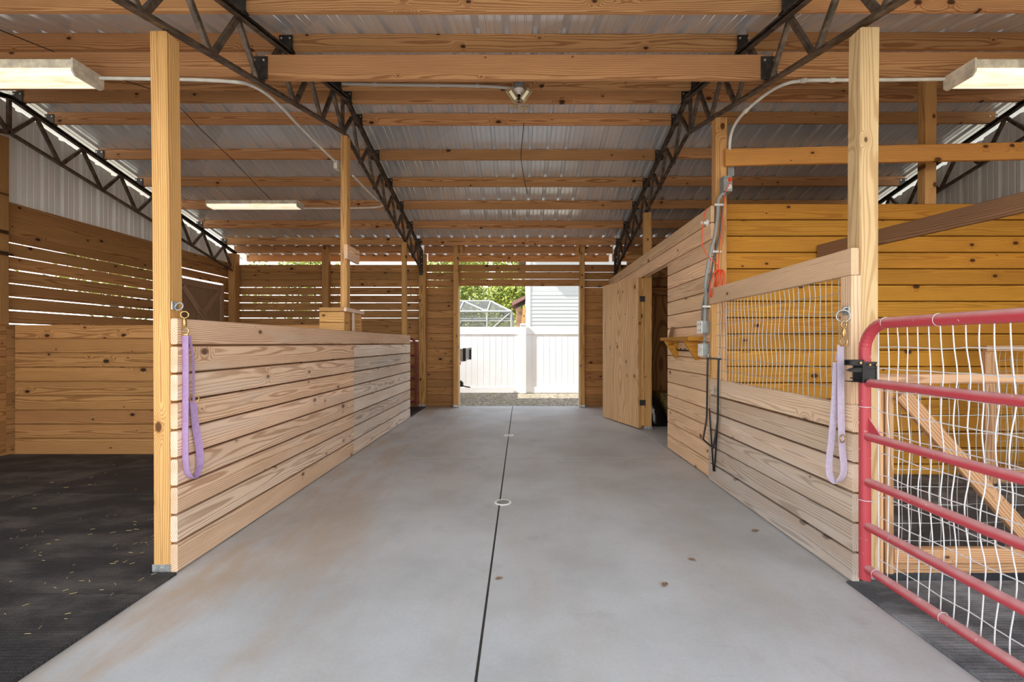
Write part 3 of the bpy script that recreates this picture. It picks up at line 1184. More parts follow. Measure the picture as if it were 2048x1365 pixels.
# latch
mb = MB()
zl = 1.105
c = Pg(0, zl)
mb.box(c.x - .034, c.x + .034, c.y - .036, c.y - .031, zl - .052, zl + .052, 'z', ch=.002)
mb.box(c.x - .034, c.x + .034, c.y + .031, c.y + .036, zl - .052, zl + .052, 'z', ch=.002)
mb.box(c.x + .030, c.x + .034, c.y - .036, c.y + .036, zl - .052, zl + .052, 'z', ch=.001)
mb.box(c.x - .036, c.x - .031, c.y - .034, c.y + .034, zl - .052, zl + .052, 'z', ch=.001)
mb.box(c.x - .10, c.x - .03, c.y - .034, c.y - .028, zl + .034, zl + .062, 'x', ch=.003)
mb.box(c.x - .10, c.x - .03, c.y + .000, c.y + .006, zl + .034, zl + .062, 'x', ch=.003)
mb.lathe((c.x - .085, c.y - .036, zl + .048), [(.011, 0), (.011, .048)], 10, (0, 1, 0))
mb.prism([(c.x - .03, c.y - .03, zl + .024), (c.x - .075, c.y - .03, zl + .020), (c.x - .098, c.y - .03, zl + .008), (c.x - .075, c.y - .03, zl + .000), (c.x - .03, c.y - .03, zl + .002)], (0, .03, 0))
mb.box(c.x - .08, c.x - .03, c.y - .02, c.y + .03, zl - .05, zl - .046, 'x', ch=.001)
mb.box(c.x - .06, c.x - .03, c.y - .02, c.y + .02, zl - .034, zl - .029, 'x', ch=.001)
for q in (-.038, .038):
    for dx in (-.008, .026):
        mb.lathe((c.x + dx, c.y - .046, zl + q), [(.005, 0), (.005, .012)], 8, (0, 1, 0), mi=1)
mb.lathe((c.x - .05, c.y - .041, zl + .048), [(.006, 0), (.006, .006)], 8, (0, 1, 0), mi=1)
lo = obj('latch', mb, [BLACKMET, BRASS], gate)
lo['label'] = 'black two-way lockable latch'

Pf = lambda u, z: Vector((-2.035 - u, 8.70, z))
DULLRED = plain('dull_red_paint', (132, 44, 58), .5)
g2, _ = tube_gate(Pf, 1.1, [1.34, 1.02, .80, .58, .36, .12], 'dull red tubular gate folded against the far end of the left back wall', .021, .018, False, (-2.5, 8.7, .014), rc=.13)
for ch_ in g2.children:
    ch_.data.materials.clear()
    ch_.data.materials.append(DULLRED)

# ------------------------------------------------------------------ wooden gate frames in the right stall
def frame_gate(label, y, x0, x1, z0, z1, brace, mat, bott):
    t = thing('wooden_gate', label, 'gate', ((x0 + x1) / 2, y, .014))
    for (a, b) in ((x0, x0 + .045), (x0 + .056, x0 + .10)) if brace else ((x0, x0 + .1),):
        mb = MB()
        mb.box(a, b, y, y + .038, z0, z1 - .005, 'z', weather=.2)
        obj('stile', mb, mat, t)
    mb = MB()
    mb.box(x0 + .0, x1, y - .010, y + .03, z1, z1 + .05, 'x', weather=.35)
    obj('top_rail', mb, mat, t)
    if bott:
        mb = MB()
        mb.box(x0 + .10, x1, y - .002, y + .034, z0 + .055, z0 + .135, 'x', weather=.1)
        mb.box(x0 + .10, x1, y + .006, y + .034, z0, z0 + .05, 'x', weather=.1)
        obj('bottom_rail', mb, mat, t)
    if brace:
        mb = MB()
        mb.board((x0 + .12, y - .016, z1 - .05), (x0 + 1.0, y - .016, z1 - 1.05), .082, .030, (0, 0, 1), weather=.1)
        obj('brace', mb, mat, t)
    mb = MB()
    wire_grid(mb, lambda u, v, d: Vector((u, y + .042 + d, v)), x0 + .02, x1, z0 + .06, z1 + .02, .0525, .1, .0021, wob=.008, bulge=.01, knots=False)
    obj('wire_mesh', mb, WIREG, t)
    return t


frame_gate('wooden mesh gate with a diagonal brace directly behind the red gate', 2.405, 1.895, 4.1, .016, 1.035, True, W_BRACE, True)
frame_gate('pale wooden mesh frame standing before the golden planks, farther back than the braced gate', 3.95, 4.08, 5.5, .016, 1.18, False, W_BRACE, True)

# ------------------------------------------------------------------ leads and tie rings
def ring(mb, c, r, rt, U, V_, n=20, mi=0):
    mb.tube([Vector(c) + Vector(U) * (r * math.cos(2 * PI * k / n)) + Vector(V_) * (r * math.sin(2 * PI * k / n)) for k in range(n)], rt, 6, mi, closed=True)


# left
Ys = 2.452
t = thing('tie_ring', 'metal tie ring plate screwed to the left front post, above the purple lead', 'ring', at(353, 612, 2.436))
mb = MB()
c = at(355, 611, 2.44)
mb.box(-1.902, -1.896, 2.445, 2.492, c.z - .022, c.z + .022, 'z', ch=.002)
mb.lathe((-1.896, 2.468, c.z + .014), [(.004, 0), (.003, .003)], 8, (1, 0, 0))
obj('plate', mb, GALV, t)
mb = MB()
ring(mb, (-1.875, 2.468, c.z - .004), .021, .0035, (1, 0, 0), (0, .3, 1))
obj('ring', mb, GALV, t)


def lead(label, pts_a, pts_b, side_a, side_b, mat, top, buckle, w_a, w_b):
    """A webbing lead hung double: snap at top, two legs and a loop at the bottom."""
    t = thing('horse_lead', label, 'lead', top)
    mb = MB()
    top = Vector(top)
    ring(mb, top + Vector((0, 0, -.026)), .018, .0035, (1, .3, 0), (0, 0, 1))
    mb.lathe(top + Vector((0, 0, -.092)), [(.006, 0), (.009, .006), (.011, .02), (.010, .036), (.006, .046)], 12)
    ring(mb, top + Vector((0, 0, -.115)), .020, .0035, (1, .1, 0), (0, 0, 1))
    mb.box(top.x - .021, top.x + .021, top.y - .004, top.y + .004, top.z - .139, top.z - .132, 'x', ch=.001)
    so_ = obj('snap_hook', mb, BRASS, t)
    mb = MB()
    pa = smooth_path(pts_a, 6)
    mb.ribbon(pa, w_a, .004, side_a)
    obj('strap', mb, mat, t)
    mb = MB()
    pb = smooth_path(pts_b, 6)
    mb.ribbon(pb, w_b, .003, side_b)
    obj('strap', mb, mat, t)
    mb = MB()
    ring(mb, buckle, .021, .003, (.85, .5, 0), (0, 0, 1))
    obj('slide_buckle', mb, BRASS, t)
    return t


tp = at(364, 620, 2.452)
tp = Vector((-1.846, 2.470, tp.z))
q = lambda px, py, Y=2.47: at(px, py, Y)
X_ = -1.842
Q = lambda py, dy, dx=0.0: Vector((X_ + dx, 2.47 + dy, H - (py - CY) * 2.47 / F))
lead('purple webbing lead with brass snaps hanging from the left front post',
     [Q(672, 0), Q(760, .002), Q(850, .0), Q(900, .0), Q(935, .006), Q(954, .022, .004), Q(962, .050, .008), Q(953, .082, .012), Q(928, .098, .012), Q(890, .085, .01), Q(850, .062, .008), Q(805, .050, .006)],
     [Q(672, .022, .006), Q(720, .045, .010), Q(770, .048, .010), Q(804, .052, .008)],
     [(1, -.1, 0)] * 44 + [(1, -.1 + .12 * k, 0) for k in range(16)] + [(.45, 1, 0)] * 60, (.15, 1, 0), PURPLE, tp, Q(800, .052, .012), .036, .014)

t = thing('tie_ring', 'galvanised tie ring plate on the jamb above the lavender lead', 'ring', at(1692, 622, 2.33))
mb = MB()
mb.box(1.714, 1.7195, 2.352, 2.402, 1.398, 1.446, 'z', ch=.002)
mb.tube([(1.714, 2.360, 1.440), (1.698, 2.360, 1.438), (1.692, 2.372, 1.425), (1.698, 2.385, 1.412), (1.714, 2.388, 1.408)], .004, 6)
obj('plate', mb, GALV, t)
mb = MB()
ring(mb, (1.694, 2.366, 1.393), .032, .0038, (.8, -.5, 0), (0, 0, 1))
obj('ring', mb, GALV, t)
XR_ = 1.680
R = lambda px, py, Y=2.36: at(px, py, Y)
tp = Vector((1.689, 2.355, 1.374))
lead('lavender webbing lead with a round buckle hanging beside the red gate latch',
     [R(1681, 690), R(1682, 740), R(1682, 800), R(1683, 860), R(1685, 905), R(1688, 935), R(1684, 955, 2.365), R(1672, 964, 2.38), R(1660, 952, 2.39), R(1658, 925, 2.39), R(1663, 880, 2.385), R(1668, 820, 2.38), R(1671, 770, 2.375), R(1673, 725, 2.37)],
     [R(1673, 722, 2.372), R(1674, 712, 2.371), R(1677, 702, 2.366), R(1679, 693, 2.362)],
     [(1, .25, 0)] * 120, (1, .1, 0), LAV, tp, R(1685, 878, 2.352), .042, .012)

# ------------------------------------------------------------------ folding saddle rack
t = thing('saddle_rack', 'black folding steel saddle rack hung on the right wall below the mesh window', 'rack', (1.69, 4.0, .86))
yA, yB_ = 4.09, 3.865
xw = 1.715
mb = MB()
mb.tube([(xw - .012, yA + .03, 1.115), (xw - .012, yB_ - .03, 1.115)], .008, 8)
obj('hinge_bar', mb, BLACKMET, t)
mb = MB()
for y in (yA, yB_):
    mb.tube([(xw, y, 1.15), (xw - .014, y, 1.148), (xw - .016, y, 1.10)], .005, 6)
obj('bracket', mb, GALV, t)
mb = MB()
mb.tube(smooth_path([(xw - .018, yA, 1.115), (xw - .022, yA, .9), (xw - .026, yA, .62), (xw - .032, yA - .002, .54), (xw - .060, yA - .01, .40), (xw - .066, yA - .03, .378),
                     (xw - .062, yB_ + .03, .352), (xw - .056, yB_ + .01, .365), (xw - .032, yB_ + .002, .53), (xw - .026, yB_, .62), (xw - .022, yB_, .9), (xw - .018, yB_, 1.115)], 5), .0085, 10)
obj('arm', mb, BLACKMET, t)
mb = MB()
mb.tube([(xw - .012, yA - .02, .66), (xw - .010, (yA + yB_) / 2 + .01, .12 + .0), (xw - .010, (yA + yB_) / 2 - .01, .12), (xw - .012, yB_ + .02, .66)], .0065, 8)
obj('prop', mb, BLACKMET, t)
mb = MB()
mb.box(xw - .006, xw + .003, 3.955, 3.99, .79, .87, 'z', ch=.002)
obj('clip', mb, GALV, t)

# ------------------------------------------------------------------ shelf with bridle hooks
t = thing('wall_shelf', 'small pine shelf on two triangular brackets on the right aisle wall', 'shelf', (1.67, 4.7, 1.27))
mb = MB()
mb.box(1.592, 1.741, 4.29, 5.15, 1.276, 1.314, 'y')
obj('board', mb, W_ORANGE, t)
for y in (4.40, 4.98):
    mb = MB()
    mb.prism([(1.741, y, 1.275), (1.578 + .02, y, 1.275), (1.598, y, 1.262), (1.715, y, 1.085), (1.741, y, 1.085)], (0, .036, 0))
    obj('bracket', mb, W_ORANGE, t)
mb = MB()
mb.box(1.728, 1.741, 4.44, 4.97, 1.165, 1.18, 'y', ch=.002)
for k in range(4):
    y = 4.5 + k * .13
    mb.tube([(1.728, y, 1.175), (1.70, y, 1.172), (1.688, y, 1.185), (1.690, y, 1.20)], .005, 6)
obj('hook_bar', mb, BLACKMET, t)
cu = bpy.data.curves.new('stamp', 'FONT')
cu.body = 'UP'
cu.size = .05
cu.extrude = .0005
cu.materials.append(INK)
tmp = bpy.data.objects.new('stamp_text', cu)
COL.objects.link(tmp)
bpy.context.view_layer.update()
sme = bpy.data.meshes.new_from_object(tmp.evaluated_get(bpy.context.evaluated_depsgraph_get()))
bpy.data.objects.remove(tmp)
st = bpy.data.objects.new('stamp', sme)
COL.objects.link(st)
st.parent = t
st.location = Vector((1.632, 4.977, 1.225)) - ORG[t.name]
st.rotation_euler = (PI / 2, 0, 0)
mb = MB()
mb.prism([(1.66, 5.02, 1.3145), (1.70, 5.02, 1.3145), (1.705, 5.02, 1.40), (1.722, 5.02, 1.425), (1.69, 5.02, 1.432), (1.682, 5.02, 1.41)], (0, .05, 0))
tag(obj('wood_peg', mb, W_RAIL), 'small brown wooden peg standing on the wall shelf', 'peg')

# ------------------------------------------------------------------ electrics on the right
t = thing('outlet_box', 'grey outlet box with a white cover above the shelf end', 'electrical box', (1.70, 4.19, 1.345))
mb = MB()
mb.box(1.665, 1.741, 4.133, 4.245, 1.345, 1.455, 'z', ch=.003)
obj('housing', mb, BOX_GREY, t)
mb = MB()
mb.box(1.660, 1.665, 4.130, 4.248, 1.342, 1.458, 'z', ch=.001)
obj('cover', mb, COVER, t)
mb = MB()
for y in (4.165, 4.215):
    for z in (1.372, 1.428):
        mb.box(1.6585, 1.660, y - .004, y - .0015, z - .008, z + .008, 'z', ch=.0002)
        mb.box(1.6585, 1.660, y + .006, y + .0085, z - .008, z + .008, 'z', ch=.0002)
        mb.lathe((1.660, y + .002, z - .014), [(.003, 0), (.003, .0015)], 8, (-1, 0, 0))
obj('socket', mb, INK, t)
t = thing('switch_box', 'grey switch box with a white label, lower of the two boxes by the shelf', 'electrical box', (1.70, 4.19, 1.128))
mb = MB()
mb.box(1.668, 1.741, 4.130, 4.235, 1.130, 1.245, 'z', ch=.003)
obj('housing', mb, BOX_GREY, t)
mb = MB()
mb.box(1.664, 1.668, 4.132, 4.233, 1.132, 1.243, 'z', ch=.001)
obj('cover', mb, COVER, t)
mb = MB()
for k in range(5):
    mb.box(1.6632, 1.664, 4.195, 4.205 + .012 * (k % 2), 1.16 + k * .014, 1.166 + k * .014, 'y', ch=.0001)
obj('printing', mb, BLUE_INK, t)
mb = MB()
mb.box(1.6632, 1.664, 4.155, 4.172, 1.19, 1.20, 'y', ch=.0001)
mb.box(1.6632, 1.664, 4.155, 4.168, 1.175, 1.180, 'y', ch=.0001)
obj('red_mark', mb, RED_INK, t)
mb = MB()
mb.lathe((1.705, 4.18, 1.246), [(.016, 0), (.016, .014), (.011, .014), (.011, .080), (.016, .080), (.016, .098)], 14)
tag(obj('conduit_nipple', mb, GREY_PVC), 'short grey conduit nipple joining the two electrical boxes', 'conduit')

t = thing('outlet_box', 'grey outlet box with the orange plug, high on the post above the tack room wall', 'electrical box', (1.85, 4.11, 2.61))
zt_ = 2.655
mb = MB()
mb.box(1.825, 1.905, 4.05, 4.139, zt_ - .035, zt_ + .105, 'z', ch=.004)
obj('housing', mb, BOX_GREY, t)
mb = MB()
for z in (zt_ + .005, zt_ + .065):
    mb.lathe((1.875, 4.0495, z), [(.021, 0), (.021, .003)], 18, (0, -1, 0))
obj('socket', mb, COVER, t)
mb = MB()
mb.box(1.866, 1.869, 4.0455, 4.0465, zt_ + .002, zt_ + .014, 'z', ch=.0002)
mb.box(1.880, 1.883, 4.0455, 4.0465, zt_ + .002, zt_ + .014, 'z', ch=.0002)
mb.lathe((1.875, 4.0465, zt_ - .007), [(.0025, 0), (.0025, .001)], 8, (0, -1, 0))
obj('slot', mb, INK, t)

mb = MB()
mb.box(1.903, 1.965, 4.142, 4.21, 2.79, 2.88, 'z', ch=.003)
tag(obj('junction_box', mb, BOX_GREY), 'plain grey junction box under the golden cross board', 'electrical box')

pts = [(1.705, 4.175, 1.455), (1.705, 4.16, 1.56), (1.695, 4.12, 1.70), at(1411, 570, 4.10), at(1418, 520, 4.08), at(1430, 470, 4.09), at(1435, 430, 4.10), at(1437, 400, 4.10), (1.842, 4.10, 2.62)]
t = thing('flexible_conduit', 'grey flexible conduit snaking from the shelf outlet box up to the orange plug', 'conduit', pts[0])
mb = MB()
mb.tube(smooth_path(pts, 8), .0155, 10)
obj('pipe', mb, GREY_PVC, t)
mb = MB()
mb.lathe((1.705, 4.178, 1.455), [(.021, 0), (.021, .018), (.018, .03)], 12)
mb.lathe((1.842, 4.10, 2.596), [(.018, 0), (.021, .01), (.021, .024)], 12)
obj('fitting', mb, BOX_GREY, t)
mb = MB()
for p in (at(1437, 412, 4.118), at(1431, 505, 4.125), at(1413, 614, 4.12)):
    mb.box(p.x - .05, p.x + .04, p.y - .036, p.y - .032, p.z - .009, p.z + .009, 'x', ch=.001)
obj('strap', mb, WHITE_PVC, t)
mb = MB()
mb.tube(smooth_path([(1.69, 4.205, 1.455), (1.688, 4.19, 1.56), (1.690, 4.14, 1.68), at(1419, 570, 4.125), at(1428, 515, 4.125), at(1440, 470, 4.125), at(1444, 430, 4.125), at(1448, 400, 4.12), at(1457, 380, 4.12), (1.93, 4.13, 2.79)], 8), .009, 8)
tag(obj('grey_cable', mb, plain('dark_grey_cable', (110, 112, 112), .5)), 'dark grey cable running behind the flexible conduit up to the junction box', 'cable')

# orange extension cord
t = thing('extension_cord', 'coiled orange extension cord plugged into the high outlet box', 'cord', at(1432, 595, 4.05))
mb = MB()
path = [(1.875, 4.02, zt_ + .055), at(1451, 385, 4.03), at(1448, 410, 4.05), at(1445, 440, 4.06), at(1441, 480, 4.06), at(1438, 515, 4.06), at(1437, 540, 4.06)]
path2 = [at(1411, 421, 3.99), at(1407, 440, 4.03), at(1404, 480, 4.06), at(1408, 500, 4.06), at(1420, 517, 4.06), at(1434, 530, 4.06), at(1437, 545, 4.06)]
mb.tube(smooth_path(path, 8), .0042, 7)
mb.tube(smooth_path(path2, 8), .0042, 7)
mb.tube(smooth_path([at(1411, 421, 3.99), at(1412, 418, 4.05), at(1413, 420, 4.12)], 5), .0042, 7)
obj('cord', mb, ORANGE, t)
mb = MB()
for k in range(8):
    cx_, hw = 1428 + k * 1.3, 5 + (k % 4) * 1.8
    sl = (k - 3.5) * .9
    loop = []
    for a in range(20):
        an = 2 * PI * a / 20
        loop.append(at(cx_ + sl * .4 + hw * math.cos(an) - 6 * math.sin(an) * -.9, 567 - 27 * math.sin(an) + rnd.uniform(-.6, .6), 4.045 + .012 * math.cos(an + k) - .004 * k))
    mb.tube(loop, .0042, 7, closed=True)
obj('coil', mb, ORANGE, t)
mb = MB()
mb.lathe((1.875, 4.047, zt_ + .065), [(.017, 0), (.019, .012), (.014, .030), (.007, .034)], 12, (0, -1, 0))
obj('plug', mb, ORANGE, t)

t = thing('fence_insulator', 'white round plastic insulator near the top of the right aisle wall', 'insulator', (1.72, 4.18, 2.40))
mb = MB()
c = Vector((1.741, 4.20, 2.375))
mb.lathe(c, [(.032, 0), (.034, .006), (.026, .012), (.014, .016), (.013, .05), (.017, .052), (.017, .062)], 18, (-1, 0, 0))
obj('knob', mb, COVER, t)


# ------------------------------------------------------------------ conduits and cables under the roof
def conduit(label, pts, r=.0125, clips=(), mat=WHITE_PVC, name='white_conduit', n=8):
    t = thing(name, label, 'conduit', pts[0])
    mb = MB()
    sp = smooth_path(pts, n)
    mb.tube(sp, r, 10)
    obj('pipe', mb, mat, t)
    for k in clips:
        p = sp[k]
        d = (sp[min(k + 1, len(sp) - 1)] - sp[max(k - 1, 0)]).normalized()
        mb = MB()
        mb.lathe(p - d * .02, [(r * 1.25, 0), (r * 1.4, .006), (r * 1.4, .034), (r * 1.25, .04)], 12, d)
        obj('coupling', mb, mat, t)
    return t


YT = 3.27
conduit('white conduit from the right fluorescent light bending down to the junction box',
        [(1.937, 4.165, 2.88), (1.937, 4.15, 2.98), at(1459, 300, 4.1), at(1462, 270, 4.05), at(1472, 246, 3.95), at(1492, 222, 3.8), at(1530, 190, 3.6), at(1565, 170, 3.45), at(1600, 162, 3.36), at(1640, 160.5, YT), at(1760, 160, YT), at(1888, 158.5, YT)], clips=(40, 66, 74))
conduit('white conduit bending from the left fluorescent light down to the post with the nailed board',
        [at(200, 156.5, YT), at(300, 158, YT), at(400, 160, YT), at(470, 164, YT), at(500, 170, 3.36), at(530, 186, 3.5), at(560, 212, 3.75), at(600, 254, 4.2), at(640, 294, 4.6), at(672, 325, 4.91)], clips=(10,))
mb = MB()
c = at(674, 327, 4.915)
mb.box(c.x - .03, c.x + .008, c.y - .02, c.y + .06, c.z - .06, c.z + .03, 'z', ch=.003)
tag(obj('junction_box', mb, WHITE_PVC), 'small white junction box on the side of the post with the nailed board', 'electrical box')
conduit('white conduit running from the post past the truss to the middle fluorescent light',
        [at(706, 352, 5.05), at(730, 377, 5.6), at(752, 398, 6.2), at(765, 407, 6.5), at(762, 413, 6.55), at(745, 415.5, 6.56), at(700, 416.5, 6.56), at(640, 417, 6.56), at(608, 417, 6.56)])
conduit('grey conduit along the ridge purlin from the left truss to the ridge lamp',
        [(-1.87, 4.70, at(0, 168, 4.70).z), (-1.2, 4.715, at(0, 168.5, 4.7).z), (-.6, 4.715, at(0, 170, 4.7).z), (-.35, 4.70, at(0, 173, 4.7).z), (-.07, 4.66, at(0, 177, 4.66).z)], r=.015, clips=(4, 12, 20), mat=plain('pale_grey_conduit', (196, 192, 186), .5))
mb = MB()
cp = [(-3.87, y, zc(y) - .006 - (.03 * math.sin(k * 1.3) ** 2)) for k, y in enumerate((1.5, 2.2, 3.12, 3.76, 4.40, 4.77))]
cp += [(-3.87, y, zc(y) - .006 - .02 * (k % 2)) for k, y in enumerate((5.06, 5.4, 6.04, 6.66, 7.28))]
mb.tube(cp, .004, 6)
tag(obj('black_cable', mb, INK), 'black cable stapled under the purlins over the left stalls', 'cable')
mb = MB()
mb.tube(smooth_path([(.035, 5.35, zc(5.4) - .0), at(1045, 275, 5.55), at(1042, 315, 5.9), at(1047, 350, 6.3), at(1054, 388, 6.9)], 6), .005, 6)
tag(obj('black_cable', mb, INK), 'thin black cable dangling under the roof behind the ridge lamp', 'cable')

# ------------------------------------------------------------------ fluorescent lights
def mat_diffuser():
    m, nt_, b = new_mat('lit_diffuser')
    N = NT(nt_)
    t = N.n('ShaderNodeTexCoord').outputs['Object']
    f = N.ramp(N.noise(N.vmul(t, (3, 20, 20)), 1, 4, .7), .35, .8)
    c = N.mix(f, lin((255, 246, 222)), lin((222, 192, 140)))
    N.l(c, b.inputs['Base Color'])
    N.l(c, b.inputs['Emission Color'])
    b.inputs['Emission Strength'].default_value = 0.92
    return m


TUBE = mat_diffuser()
FIX = plain('white_fixture_metal', (236, 226, 206), .5, 0, .15, 12)


def fixture(label, x0, x1, y, z, dep, hgt, str_mat):
    t = thing('fluorescent_light', label, 'ceiling light', ((x0 + x1) / 2, y, z))
    mb = MB()
    hw = dep / 2
    mb.box(x0, x1, y - hw, y + hw, z + hgt * .42, z + hgt, 'x', ch=.004)
    obj('housing', mb, FIX, t)
    mb = MB()
    prof = [(-hw * .96, hgt * .41), (-hw * .93, hgt * .22), (-hw * .75, hgt * .06), (-hw * .4, 0), (hw * .4, 0), (hw * .75, hgt * .06), (hw * .93, hgt * .22), (hw * .96, hgt * .41)]
    mb.prism([(x0 + .012, y + a, z + b) for a, b in prof], (x1 - x0 - .024, 0, 0))
    obj('diffuser', mb, str_mat, t)
    for x in (x0 - .004, x1 - .010):
        mb = MB()
        mb.prism([(x, y + a * 1.06, z + b) for a, b in ((-hw, hgt + .003), (-hw, hgt * .2), (-hw * .8, -.004), (hw * .8, -.004), (hw, hgt * .2), (hw, hgt + .003))], (.014, 0, 0))
        obj('end_cap', mb, FIX, t)
    return t


fixture('lit fluorescent light under the left tie beam, cut off by the left picture edge', -4.31, -3.09, 3.215, 3.11, .22, .105, TUBE)
fixture('lit fluorescent light under the right tie beam, cut off by the right picture edge', 3.13, 4.35, 3.215, 3.11, .22, .105, TUBE)
fixture('lit fluorescent light under the back roof slope, left of the post with the nailed board', -4.52, -3.21, 6.55, 3.215, .20, .09, TUBE)

# ------------------------------------------------------------------ ridge lamp
c = at(1038, 172, 4.68)
t = thing('ridge_lamp', 'folding two-panel garage lamp under the ridge', 'lamp', (c.x, c.y, c.z))
mb = MB()
mb.box(c.x - .07, c.x + .08, 4.72, 4.745, c.z - .02, c.z + .17, 'z')
obj('mounting_board', mb, W_PURLIN, t)
mb = MB()
mb.lathe((c.x, c.y - .01, c.z - .05), [(.052, 0), (.054, .01), (.054, .07), (.05, .075)], 20)
obj('junction_box', mb, BOX_GREY, t)
mb = MB()
mb.lathe((c.x, c.y - .01, c.z - .10), [(.022, 0), (.024, .02), (.05, .032), (.058, .042), (.058, .050)], 20)
obj('lamp_holder', mb, COVER, t)
mb = MB()
mb.lathe((c.x, c.y - .01, c.z - .165), [(.034, 0), (.034, .012), (.024, .03), (.017, .045), (.017, .066)], 16)
obj('neck', mb, BLACKMET, t)
LED = glow('dim_led', (238, 228, 200), .25)
TANRIM = plain('tan_lamp_housing', (196, 176, 136), .5, .2, .2, 30)
for s in (-1, 1):
    A_ = Vector((c.x + s * .02, c.y - .03, c.z - .185))
    B_ = Vector((c.x + s * .112, c.y - .09, c.z - .085))
    mb = MB()
    d_ = (B_ - A_).normalized()
    upv = d_.cross(Vector((0, -1, .35))).normalized()
    mb.board(A_, B_, .078, .018, upv, ch=.006)
    hd = obj('lamp_panel', mb, TANRIM, t)
    mb = MB()
    nn = d_.cross(upv).normalized()
    if nn.y > 0:
        nn = -nn
    mb.board(A_.lerp(B_, .2) + nn * .0095, A_.lerp(B_, .84) + nn * .0095, .034, .003, upv, ch=.0005)
    obj('led_strip', mb, LED, hd)
mb = MB()
mb.board((c.x - .10, c.y + .05, c.z - .175), (c.x - .02, c.y + .03, c.z - .20), .05, .016, (0, 1, 0), ch=.005)
mb.board((c.x + .02, c.y + .02, c.z - .22), (c.x + .10, c.y + .03, c.z - .205), .05, .016, (0, 1, 0), ch=.005)
obj('lamp_panel', mb, TANRIM, t)

# ------------------------------------------------------------------ tack room contents
t = thing('feed_bag', 'shiny black bag on the floor inside the tack room doorway', 'bag', (2.05, 6.95, 0))
mb = MB()
vs, fs = [], []
nu, nv = 18, 12
for j in range(nv + 1):
    v = j / nv
    for i in range(nu):
        a = 2 * PI * i / nu
        rr = (1 - .55 * v ** 1.6) * (1 + .10 * noise.noise(Vector((math.cos(a) * 2, math.sin(a) * 2, v * 4))))
        vs.append((2.09 + .20 * rr * math.cos(a) - .10 * v, 6.88 + .15 * rr * math.sin(a), .005 + .44 * v))
for j in range(nv):
    for i in range(nu):
        k = (i + 1) % nu
        fs.append([j * nu + i, j * nu + k, j * nu + nu + k, j * nu + nu + i])
fs.append(list(range(nu - 1, -1, -1)))
fs.append([nv * nu + i for i in range(nu)])
mb.add(vs, fs, smooth=True)
obj('body', mb, plain('black_plastic', (18, 18, 20), .22), t)
mb = MB()
mb.box(1.93, 1.99, 6.715, 6.735, .20, .27, 'x', ch=.002)
obj('white_print', mb, COVER, t)
mb = MB()
mb.box(2.2, 3.3, 7.08, 7.55, 0.002, .46, 'x', ch=.03, seg=6, bow=.01)
tag(obj('straw_bale', mb, plain('old_straw', (150, 128, 74), .95, 0, .35, 40)), 'straw bale against the plywood inside the dark tack room', 'bale')

# ------------------------------------------------------------------ outside: fence, trailer, house, pool cage, trees
YF = 11.48
t = thing('vinyl_fence', 'white vinyl privacy fence outside the back doorway, left of its post', 'fence', (-2.5, YF, 0))
t2 = thing('vinyl_fence', 'white vinyl privacy fence outside the back doorway, right of its post', 'fence', (2.5, YF, 0))
for (tt, xa, xb) in ((t, -9.0, -.026), (t2, .130, 9.0)):
    mb = MB()
    mb.box(xa, xb, YF - .03, YF + .03, 1.47, 1.665, 'x', ch=.01)
    obj('top_rail', mb, VINYL, tt)
    mb = MB()
    mb.box(xa, xb, YF - .03, YF + .03, -.02, .14, 'x', ch=.01)
    obj('bottom_rail', mb, VINYL, tt)
    mb = MB()
    x = xa
    while x < xb - .01:
        x2 = min(x + .152, xb)
        mb.box(x + .001, x2 - .001, YF - .012, YF + .012, .14, 1.47, 'z', ch=.007)
        x = x2
    obj('panel', mb, VINYL, tt)
t = thing('fence_post', 'white vinyl fence post with a flat cap seen through the back doorway', 'post', (.05, YF, 0))
mb = MB()
mb.box(-.025, .129, YF - .095, YF + .035, -.02, 1.71, 'z', ch=.004)
obj('shaft', mb, VINYL, t)
mb = MB()
mb.box(-.025, .129, YF - .108, YF + .048, 1.71, 1.735, 'z', ch=.006)
mb.box(-.005, .109, YF - .088, YF + .028, 1.735, 1.75, 'z', ch=.006)
obj('cap', mb, VINYL, t)

t = thing('utility_trailer', 'grey metal trailer end beside the left doorway post, outside', 'trailer', (-2.6, 10.5, 0))
TR = plain('trailer_grey', (176, 178, 180), .4, .4, .1, 6)
mb = MB()
mb.box(-4.4, -1.28, 10.0, 11.1, .86, 1.13, 'x', ch=.01)
mb.box(-4.4, -1.29, 9.99, 11.11, .84, .88, 'x', ch=.01)
obj('body', mb, TR, t)
mb = MB()
mb.box(-1.29, -1.225, 9.98, 10.02, .85, 1.14, 'z', ch=.004)
mb.box(-1.29, -1.225, 11.08, 11.12, .85, 1.14, 'z', ch=.004)
mb.box(-1.28, -1.235, 10.02, 11.08, 1.10, 1.135, 'y', ch=.004)
mb.box(-1.275, -1.262, 10.02, 11.08, .88, 1.10, 'y', ch=.002)
obj('end_frame', mb, BLACKMET, t)
mb = MB()
mb.box(-1.46, -1.34, 10.0, 10.05, .775, .825, 'x', ch=.008)
obj('tail_light', mb, plain('red_lens', (190, 24, 30), .25), t)
mb = MB()
mb.tube([(-2.5, 10.5, .45), (-1.7, 10.5, .40), (-1.38, 10.45, .34)], .04, 8)
mb.lathe((-1.39, 10.44, .24), [(.055, 0), (.055, .10), (.03, .12)], 10)
mb.tube([(-1.40, 10.44, .30), (-1.30, 10.40, .25), (-1.17, 10.36, .235)], .014, 8)
mb.tube([(-2.2, 10.5, .84), (-2.2, 10.5, .45)], .05, 8)
obj('tongue', mb, BLACKMET, t)
